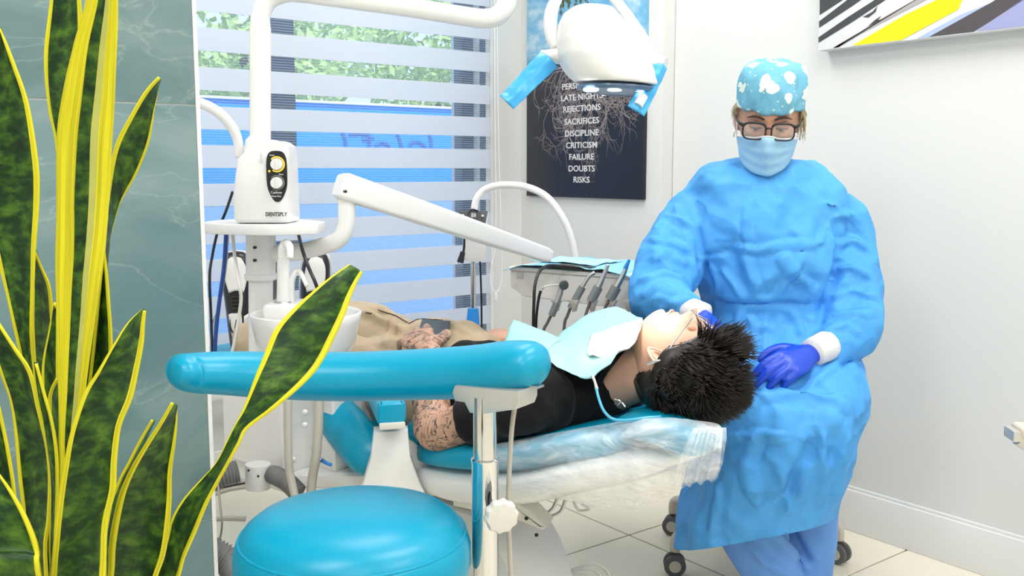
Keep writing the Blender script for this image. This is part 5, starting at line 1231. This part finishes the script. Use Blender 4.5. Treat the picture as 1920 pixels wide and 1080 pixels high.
# cuffs + gloves
x = MB(); x.tube([W(1284, 584, 2.24), W(1302, 588, 2.21), W(1322, 594, 2.19)], [.036, .034, .031], 20, 3); x.link('cuff', M['cuff'], gown, autosmooth=None)
x = MB(); x.tube([W(1552, 648, 2.285), W(1535, 656, 2.265), W(1522, 662, 2.25)], [.038, .036, .034], 20, 3); x.link('cuff', M['cuff'], gown, autosmooth=None)
T1 = frame(W(1318, 594, 2.19), Vector((.045, -.12, -.035)), Vector((.5, .1, 1)))
me = remesh(hand(T1, -1, (.5, .5, .6, .7), (.4, .3), .04, 1.05, .0008), .0033, 3); link('glove', me, M['glove'], wo)
w2 = W(1522, 662, 2.25); T2 = frame(w2, W(1440, 700, 2.16)-w2, Vector((-.2, -.8, .6)))
me = remesh(hand(T2, 1, (.35, .4, .45, .5), (.5, .4), .03, 1.05, .0008), .0033, 3); link('glove', me, M['glove'], wo)
# scrub trousers and shoes
x = MB()
x.tube([W(1400, 840, 2.40), W(1405, 960, 2.36), W(1430, 1040, 2.36), W(1460, 1100, 2.37), W(1475, 1160, 2.38), W(1480, 1230, 2.40)], [.10, .088, .078, .072, .07, .07], 24, 5)
x.tube([W(1520, 840, 2.46), W(1515, 940, 2.44), W(1512, 1040, 2.46), W(1510, 1100, 2.47), W(1505, 1180, 2.48), W(1505, 1210, 2.48)], [.10, .080, .07, .068, .068, .068], 24, 5)
me = remesh(x, .008, 5); b_ = bvh(me); crease(me, [(hitline(b_, [(1385, 1000), (1430, 1050), (1480, 1079)]), .01, .012), (hitline(b_, [(1450, 990), (1490, 1040), (1520, 1075)]), .01, .012), (hitline(b_, [(1480, 990), (1520, 1060)]), .012, -.015)])
ripple(me, [(16, 16, 7, .005, 0)]); link('trousers', me, M['scrub'], wo)
for (px, Yq) in ((1480, 2.42), (1506, 2.50)):
    q = W(px, 1220, Yq); x = MB(); x.tube([Vector((q.x, q.y+.04, .05)), Vector((q.x, q.y-.03, .05)), Vector((q.x-.01, q.y-.12, .04)), Vector((q.x-.015, q.y-.19, .03))], [.045, .045, .05, .035], 16, 4, side=(1, 0, 0), r2=[.05, .05, .035, .022]); x.link('shoe', M['whitem'], wo)

# ============ patient
pa = thing('person', D(.7, 0, .5), 'patient in black shirt and khaki trousers lying back in the dental chair', 'person')
HP = Vector((.345, 1.960, .755))
fdir = (Z*math.cos(.42)-cu*math.sin(.42)+cv*-.48).normalized(); cdir = (-cu*math.cos(.42)-Z*math.sin(.42))
cdir = (cdir-fdir*cdir.dot(fdir)).normalized(); xdir = (-fdir).cross(cdir)*-1
# local axes: +X (person's left), -Y face, +Z crown
yl = -fdir; zl = cdir; xl = yl.cross(zl)
PM = Matrix(((xl.x, yl.x, zl.x, HP.x), (xl.y, yl.y, zl.y, HP.y), (xl.z, yl.z, zl.z, HP.z), (0, 0, 0, 1)))
V, FF = headmesh()
body = MB(); bp = MB()
bp.tube([HP+cu*.02-Z*.01, D(.10, 0, .715), D(.19, 0, .675)], [.06, .058, .068], 20)
tors = [(.19, .655, .09, .06), (.24, .645, .15, .07), (.35, .63, .17, .08), (.5, .61, .155, .075), (.7, .60, .15, .07), (.9, .59, .15, .07), (.95, .59, .12, .05)]
bp.tube([D(u, 0, z) for u, z, a_, b_ in tors], [t[2] for t in tors], 22, 4, side=cv, r2=[t[3] for t in tors])
el = D(.455, .262, .572); wr_ = W(802, 654, 2.20); sh = D(.27, .19, .66)
bp.tube([sh, sh.lerp(el, .55), el, el.lerp(wr_, .3), el.lerp(wr_, .7), wr_], [.055, .047, .041, .044, .034, .026], 18, 4)
bp.ball(el, .040, 16, 12)
hand_up = Vector((-.1, -.75, .8))
Tl = frame(wr_, W(764, 612, 2.33)-wr_, hand_up); pc_l = hand(Tl, 1, (.35, .4, .45, .35), (.2, .3), .14, 1.12)
el2 = D(.5, -.27, .60); wr2 = W(957, 634, 2.50); bp.tube([D(.27, -.19, .66), el2, wr2], [.055, .04, .027], 16, 5)
Tr = frame(wr2, W(890, 624, 2.60)-wr2, Vector((0, -.4, 1))); pc_r = hand(Tr, -1, (.2, .22, .26, .3), (.5, .3), .03, 1.02)
for s, kz, fx_ in ((1, .66, 0), (-1, .68, 0)):
    bp.tube([D(.92, s*.09, .60), D(1.15, s*.10, kz-.05), D(1.38, s*.115, .625)], [.065, .05, .04], 16, 5)
me = remesh(bp, .009, 4); body.add([v.co for v in me.vertices], [tuple(p.vertices) for p in me.polygons])
for h_ in (pc_l, pc_r):
    me = remesh(h_, .0032, 3); body.add([v.co for v in me.vertices], [tuple(p.vertices) for p in me.polygons])
body.add([PM @ v for v in V], FF)
for s in (-1, 1): earparts(body, s, PM)
o = body.link('body', M['skinp'], pa, autosmooth=None); me = o.data
off = np.array(tuple(pa.location)); e_, w_, s_ = np.array(tuple(el)), np.array(tuple(wr_)), np.array(tuple(sh))
hE = np.array(tuple(Tl @ Vector((0, .085, 0))))
def segd(c, a, b):
    ab = b-a; t = np.clip(((c-a)@ab)/(ab@ab), 0, 1); return np.linalg.norm(c-(a+t[:, None]*ab), axis=1)
setattr_mask(me, lambda co: np.where(np.minimum.reduce([segd(co+off, s_, e_), segd(co+off, e_, w_), segd(co+off, w_, hE)]) < .075, 1.0, 0.0))
# nostril/lips/closed eyes
bh = bvh(mesh(V, FF))
def onface(x_, z_, l=0):
    h_ = bh.ray_cast(Vector((x_, -.3, z_)), Vector((0, 1, 0))); return PM @ (h_[0]-Vector((0, l, 0)))
lipm = mat('lips', (.58, .30, .24), .5)
x = MB(); x.tube([onface(*q) for q in ((-.022, -.069), (-.010, -.0655), (0, -.067), (.010, -.0655), (.022, -.069))], [.001, .003, .0028, .003, .001], 8, 4)
x.tube([onface(*q) for q in ((-.020, -.070), (-.010, -.074), (0, -.075), (.010, -.074), (.020, -.070))], [.001, .0032, .0038, .0032, .001], 8, 4); x.link('lips', lipm, pa)
for s in (-1, 1):
    x = MB(); x.ball(PM @ Vector((s*.031, -.0700, -.001)), (.016, .0095, .0095), 16, 10, PM.to_3x3() @ Vector((1, 0, 0)), PM.to_3x3() @ Vector((0, 1, 0))); x.link('closed_eyelid', M['skinp'], pa)
    x = MB(); x.tube([onface(*q) for q in ((s*.012, .020), (s*.03, .026), (s*.048, .021))], [.002, .0025, .001], 8, 4); x.link('eyebrow', M['hair'], pa)
# hair: scalp shell + spiky clumps
Vh = []; 
def hairline(v):  # local head point -> amount of hair
    x_, y_, z_ = v
    d = z_*1.0+y_*1.15+.0
    return d
sc_ = MB(); idx = {}; VV = []; 
nh = 88
for i, v in enumerate(V):
    z_ = v.z; yl_ = (-.2 if z_ > .054 else -.085+.0*z_) if z_ > .034 else ((-.012 if z_ > -.004 else .042+max(0, -z_-.01)*.7) if z_ > -.055 else .2)
    if z_ > .034 and z_ <= .054: yl_ = -.085-.10*(z_-.034)/.02
    if -.004 < z_ <= .034: yl_ = -.018-.067*(z_+.004)/.038*(max(0, z_)/.034)**.5
    grow = max(0, min(1, (v.y-yl_)/.014))
    VV.append((v, grow))
shell = [PM @ (v+v.normalized()*(-.002+.016*g*(1+.6*noise.noise(v*30))) if g > 0.02 else v*.97) for v, g in VV]
fs = [f for f in FF if all(VV[k][1] > .02 for k in f)]
me = mesh(shell, fs); 
b = bmesh.new(); b.from_mesh(me); bmesh.ops.delete(b, geom=[q for q in b.verts if not q.link_faces], context='VERTS'); b.to_mesh(me); b.free()
hm = MB(); hm.add([v.co for v in me.vertices], [tuple(p.vertices) for p in me.polygons])
rg = random.Random(11); cand = [v for v, g in VV if g > .35]
for i in range(7000):
    v = rg.choice(cand); n_ = v.normalized(); topness = max(0, v.z/.118); frt = max(0, -v.y/.09)
    ln = rg.uniform(.024, .040)+.020*topness*rg.uniform(.4, 1.15)+.010*frt*topness
    if v.z < .01: ln *= .6
    fall = Vector((0, -.25*topness-.1, .35)) + Vector((rg.uniform(-.6, .6), rg.uniform(-.6, .6), rg.uniform(-.6, .6)))
    cl_ = Vector((noise.noise(v*28), noise.noise(v*28+Vector((9, 0, 0))), noise.noise(v*28+Vector((0, 9, 0)))))*1.6
    if frt > .55: fall = fall+Vector((0, -.5, -1.1)); ln *= 1.35
    d = (n_*(.55+.2*topness)+Vector((0, -.1, .75))*(1-topness)+fall*.45+cl_*.75).normalized(); d2 = (d+n_*.3+cl_*.5).normalized()
    p0 = v+n_*.005; p1 = p0+d*ln*.55; p2 = p1+d2*ln*.45
    wd = rg.uniform(.0011, .0022); s1 = d.cross(n_); s1 = s1.normalized() if s1.length > .05 else d.orthogonal().normalized(); s3 = d.cross(s1).normalized()
    rows_ = [[p0+s1*wd, p0-s1*wd*.5+s3*wd*.8, p0-s1*wd*.5-s3*wd*.8], [p1+s1*wd*.8, p1-s1*wd*.4+s3*wd*.6, p1-s1*wd*.4-s3*wd*.6]]
    hm.add([PM @ q for r in rows_ for q in r]+[PM @ p2], [(0, 1, 4, 3), (1, 2, 5, 4), (2, 0, 3, 5), (3, 4, 6), (4, 5, 6), (5, 3, 6)])
hm.link('hair', M['hair'], pa, autosmooth=None)
# spectacles on the patient
pg = thing('glasses', PM @ Vector((0, -.1, .0)), 'thin grey glasses worn by the lying patient', 'glasses')
for s in (-1, 1):
    pts = [Vector((s*.034+.024*math.cos(a), -.103+.004*abs(math.cos(a)), -.004+.018*math.sin(a))) for a in [2*PI*k/30 for k in range(31)]]
    x = MB(); x.tube([PM @ p for p in pts], .0013, 6, smooth=False); x.link('rim', M['steel'], pg)
    x = MB(); x.add([PM @ p for p in pts[:-1]], [tuple(range(30))]); x.link('lens', M['lens'], pg)
    x = MB(); x.tube([PM @ Vector(q) for q in ((s*.060, -.099, .0), (s*.074, -.088, .004), (s*.084, -.03, .006), (s*.089, .012, .010), (s*.090, .026, .0), (s*.088, .040, -.012))], [.0016, .0018, .0018, .002, .0030, .0034], 8, 4); x.link('temple', M['steel'], pg)
x = MB(); x.tube([PM @ Vector(q) for q in ((-.010, -.104, .0), (0, -.106, .003), (.010, -.104, .0))], .0013, 6); x.link('bridge', M['steel'], pg)
# shirt
S = MB(); ts = [(.138, .700, .064, .058), (.165, .688, .080, .064), (.215, .665, .135, .083), (.27, .650, .185, .098), (.38, .630, .200, .105), (.50, .610, .188, .112), (.58, .60, .182, .118), (.62, .60, .180, .122), (.64, .60, .15, .09)]
S.tube([D(u, 0, z) for u, z, a_, b_ in ts], [t[2] for t in ts], 28, 4, side=cv, r2=[t[3] for t in ts])
sl = sh.lerp(el, .62)
S.tube([D(.24, .10, .665), sh, sh.lerp(el, .35), sl], [.075, .074, .068, .063], 22, 4); S.tube([D(.24, -.10, .665), D(.27, -.19, .66), D(.42, -.24, .62)], [.075, .074, .062], 20, 4)
me = remesh(S, .0075, 6); ripple(me, [(12, 12, 12, .008, 0), (26, 26, 26, .003, 0)]); sh_o = link('shirt', me, M['shirt'], pa)
x = MB(); x.tube([D(.146, .068*math.cos(a), .702+.062*math.sin(a))+cu*(-.028*math.sin(a)) for a in [2*PI*k/32 for k in range(33)]], .006, 8, smooth=False); x.link('collar', M['shirt'], sh_o, autosmooth=None)
# trousers
P_ = MB(); P_.tube([D(.57, 0, .595), D(.62, 0, .595), D(.80, 0, .59), D(.95, 0, .585), D(1.02, 0, .585)], [.14, .172, .188, .19, .15], 26, 4, side=cv, r2=[.08, .113, .125, .115, .09])
P_.tube([D(.60, -.07, .60), D(.66, -.08, .625), D(.78, -.09, .635), D(.92, -.09, .635)], [.08, .105, .115, .105], 22, 4)
for s, kz in ((1, .630), (-1, .672)):
    P_.tube([D(.86, s*.09, .60+.02*(s < 0)), D(1.0, s*.10, .612+.028*(s < 0)), D(1.14, s*.105, kz), D(1.24, s*.11, kz), D(1.36, s*.115, .635), D(1.43, s*.12, .63)], [.10, .10, .090, .082, .070, .062], 24, 5)
me = remesh(P_, .008, 6); b_ = bvh(me)
hl = lambda pts, l=.001: hitline(b_, pts, 4, l)
crease(me, [(hl([(655, 580), (700, 590), (760, 620)]), .012, .012), (hl([(690, 640), (740, 650), (790, 660)]), .010, .012), (hl([(800, 590), (850, 610), (890, 630)]), .01, .010), (hl([(780, 575), (800, 600), (830, 610)]), .008, .008), (hl([(700, 570), (740, 600), (720, 640)]), .01, .01)])
ripple(me, [(10, 10, 12, .009, 0), (24, 24, 24, .003, 0)]); pt = link('trousers', me, M['pants'], pa); b_ = bvh(pt.data)
off_ = Vector(pa.location)
me2 = pt.data.copy(); me2.transform(Matrix.Translation(off_)); b_ = bvh(me2)
for pts in ([(710, 581), (740, 592), (768, 607)], [(768, 607), (785, 598), (830, 601)], [(686, 586), (697, 588)]):
    q = hl(pts, .0012)
    if len(q) > 2: x = MB(); x.tube(q, .0016, 6, smooth=False); x.link('stitching', M['black'], pt)
x = MB(); bl_ = D(.80, 0, .60)
# belt

# sneakers: toe up, soles away
def sneaker(px, Y, lean, lab):
    t = thing('sneaker', W(px, 655, Y), lab, 'sneaker', 'sneakers on the patient feet')
    top = W(px, 470, Y); heel = W(px+lean, 660, Y+.02); up = (top-heel).normalized(); L_ = (top-heel).length
    sd = Vector((1, .15, 0)); sd = (sd-up*sd.dot(up)).normalized(); n_ = sd.cross(up)   # n_ towards foot sole or instep
    if n_.y > 0: n_ = -n_                                                         # n_ faces the camera (instep)
    def ring(tt, w_, front, back, n=28): 
        c = heel+up*(L_*tt); r = []
        for k in range(n):
            a = 2*PI*k/n; ca, sa = math.cos(a), math.sin(a); r.append(c+sd*w_*math.copysign(abs(ca)**.8, ca)+n_*((front if sa > 0 else back)*math.copysign(abs(sa)**.8, sa)))
        return r
    prof = [(0, .022, .05, .01), (.04, .034, .085, .02), (.2, .037, .09, .022), (.4, .040, .075, .022), (.6, .046, .052, .022), (.8, .048, .042, .022), (.93, .042, .034, .020), (1, .022, .018, .012)]
    x = MB(); x.rings([ring(*p) for p in prof]); me = bake(x.mesh(), [('SUBSURF', dict(levels=1, render_levels=1))]); bt = bvh(me); up_o = link('upper', me, M['black'], t)
    x = MB(); x.rings([[p-n_*.018 for p in ring(tt, w_+.006, .004, .012)] for tt, w_, f_, k_ in prof]); me = bake(x.mesh(), [('SUBSURF', dict(levels=1, render_levels=1))]); link('sole', me, M['whitem'], t)
    def panel(fn, nm, m_, lift=.0025):   # patch hugging the upper from the camera side
        g = []
        for r in fn:
            row = []
            for (a_, tt) in r:
                c = heel+up*(L_*tt)+sd*a_; h_ = bt.ray_cast(c+n_*.3, -n_); row.append((h_[0]+n_*lift) if h_[0] is not None else c+n_*.03)
            g.append(row)
        link(nm, sheet(g, 4, 4, .003), m_, t)
    panel([[(-.022, .62), (0, .64), (.022, .62)], [(-.032, .74), (0, .76), (.032, .74)], [(-.030, .86), (0, .88), (.030, .86)], [(-.018, .94), (0, .955), (.018, .94)]], 'toe_box', M['whitem'])
    panel([[(-.014, .16), (-.004, .16), (.01, .16)], [(-.022, .3), (-.008, .32), (.014, .33)], [(-.026, .42), (-.008, .44), (.012, .44)]], 'side_panel', M['whitem'])
    panel([[(.020, .12), (.027, .12), (.033, .12)], [(.018, .26), (.026, .27), (.034, .28)], [(.020, .40), (.028, .41), (.036, .42)]], 'side_panel', M['whitem'])
    # curved tick emblem on the side
    pts = []
    for (a_, tt) in ((-.022, .38), (-.021, .30), (-.013, .255), (-.006, .30), (-.002, .38)):
        c = heel+up*(L_*tt)+sd*a_; h_ = bt.ray_cast(c+n_*.3, -n_); pts.append((h_[0] if h_[0] is not None else c)+n_*.0055)
    x = MB(); x.tube(pts, [.001, .0025, .003, .0028, .002, .0008], 6, 4); x.link('emblem', M['black'], t)
    for k in range(5):
        tt = .44+.035*k; q = []
        for a_ in (-.014, 0, .014):
            c = heel+up*(L_*tt)+sd*a_; h_ = bt.ray_cast(c+n_*.3, -n_); q.append((h_[0] if h_[0] is not None else c)+n_*.003)
        x = MB(); x.tube(q, .0025, 6, 3); x.link('lace', M['black'], t)
sneaker(442, 2.95, 14, 'black and white sneaker on the near foot behind the tower column')
sneaker(595, 3.10, -14, 'black and white sneaker on the far foot under the black cable')
# phone under the tattooed hand
ph = thing('smartphone', W(813, 621, 2.40), 'black smartphone lying on the khaki trousers under the tattooed hand', 'phone')
c_ = W(818, 628, 2.50); ax_ = (W(850, 612, 2.56)-W(795, 640, 2.47)).normalized(); 
g0 = [W(797, 604, 2.47), W(851, 607, 2.47), W(829, 636, 2.34), W(775, 636, 2.34)]
ax_ = (g0[1]-g0[0]).normalized(); ay_ = (g0[0]-g0[3]); ay_ = (ay_-ax_*ay_.dot(ax_)).normalized(); cn = sum(g0, Vector())/4
x = MB(); x.box(cn, (.076, .15, .008), ax_, ay_, .003, 3); x.link('case', M['black'], ph)
x = MB(); x.box(cn+ax_.cross(ay_)*.0043, (.069, .142, .0012), ax_, ay_, .0004, 1); x.link('screen', mat('dark glass screen', (.035, .045, .05), .15, spec=.3), ph)
# bib
dr = []
for ob in (sh_o, pt):
    m_ = ob.data.copy(); m_.transform(Matrix.Translation(pa.location)); dr.append(bvh(m_))
def drape(me, gap):
    for v in me.vertices:
        for b_ in dr:
            h_ = b_.ray_cast(Vector((v.co.x, v.co.y, 1.3)), Vector((0, 0, -1)))
            if h_[0] is not None and v.co.z < h_[0].z+gap and v.co.z > h_[0].z-.12: v.co.z = h_[0].z+gap
    return bake(me, [('SMOOTH', dict(factor=.5, iterations=3))])
def ff(p): return Z*(.006*noise.noise(p*20)+.0025*abs(noise.noise(p*45)))
g = [[W(*q) for q in r] for r in (
    [(1040, 640, 2.36), (1060, 616, 2.34), (1100, 592, 2.32), (1152, 574, 2.28), (1190, 592, 2.16), (1204, 600, 2.08)],
    [(1030, 655, 2.24), (1062, 636, 2.22), (1100, 620, 2.20), (1148, 606, 2.17), (1190, 608, 2.10), (1206, 612, 2.04)],
    [(1024, 676, 2.08), (1060, 660, 2.10), (1100, 646, 2.09), (1140, 634, 2.07), (1180, 628, 2.03), (1203, 632, 1.99)],
    [(1026, 688, 2.02), (1060, 684, 2.01), (1090, 674, 2.00), (1124, 664, 1.98), (1150, 654, 1.95), (1170, 650, 1.93)],
    [(1050, 692, 1.99), (1080, 705, 1.96), (1090, 712, 1.95), (1110, 713, 1.93), (1122, 700, 1.92), (1145, 684, 1.91)])]
x = MB(); me = bake(drape(sheet(g, 7, 7, 0, ff), .007), [('SOLIDIFY', dict(thickness=.0012, offset=0))]); bibt = link('dental_bib', me, M['bib'], label='aqua paper bib spread over the patient chest up to the chin', cat='bib')
g = [[W(*q) for q in r] for r in ([(962, 597, 2.42), (1000, 612, 2.38), (1040, 630, 2.32), (1062, 641, 2.28)], [(955, 615, 2.38), (990, 630, 2.33), (1025, 648, 2.26), (1050, 655, 2.22)], [(941, 648, 2.34), (975, 655, 2.26), (1005, 664, 2.18), (1025, 672, 2.12)])]
link('bib_flap', bake(drape(sheet(g, 5, 5, 0, ff), .009), [('SOLIDIFY', dict(thickness=.0012, offset=0))]), M['bib'], label='raised corner of aqua paper bib beside the patient bare hand', cat='bib')
g = [[W(*q) for q in r] for r in ([(1106, 636, 2.14), (1140, 616, 2.12), (1175, 603, 2.08), (1206, 603, 2.02)], [(1102, 648, 2.08), (1140, 634, 2.05), (1175, 622, 2.02), (1200, 620, 1.96)], [(1100, 662, 2.02), (1138, 656, 1.99), (1165, 646, 1.95), (1190, 640, 1.92)], [(1106, 672, 1.99), (1135, 668, 1.95), (1155, 662, 1.93), (1172, 656, 1.91)])]
def f3(p): return Z*(.009*noise.noise(p*34)+.004*noise.noise(p*80))
link('gauze_napkin', bake(drape(sheet(g, 6, 6, 0, f3), .016), [('SOLIDIFY', dict(thickness=.003, offset=0))]), M['gauze'], label='crumpled white gauze napkin on the aqua bib under the chin', cat='napkin')
bc = thing('bib_chain', W(1118, 716, 1.93), 'light blue bib cord with white clip looping under the patient neck', 'bib cord')
x = MB(); x.tube([W(1117, 722, 1.92), W(1122, 745, 1.90), W(1132, 770, 1.885), W(1148, 785, 1.88), W(1170, 788, 1.87), W(1200, 785, 1.86), W(1240, 781, 1.86)], .0030, 10, 6); x.link('cord', M['bluehose'], bc, autosmooth=None)
x = MB(); x.tube([W(1110, 704, 1.925), W(1115, 715, 1.92), W(1119, 730, 1.915)], [.008, .006, .004], 10, 3, side=(0, 1, 0), r2=[.004, .003, .004]); x.link('clip', M['white'], bc)
x = MB(); x.tube([W(1152, 748, 1.90), W(1163, 752, 1.895), W(1172, 763, 1.89)], .0014, 6); x.tube([W(1158, 760, 1.89), W(1164, 753, 1.89)], .0014, 6); x.link('necklace', M['chrome'], label='thin silver necklace end at the patient neck', cat='necklace')
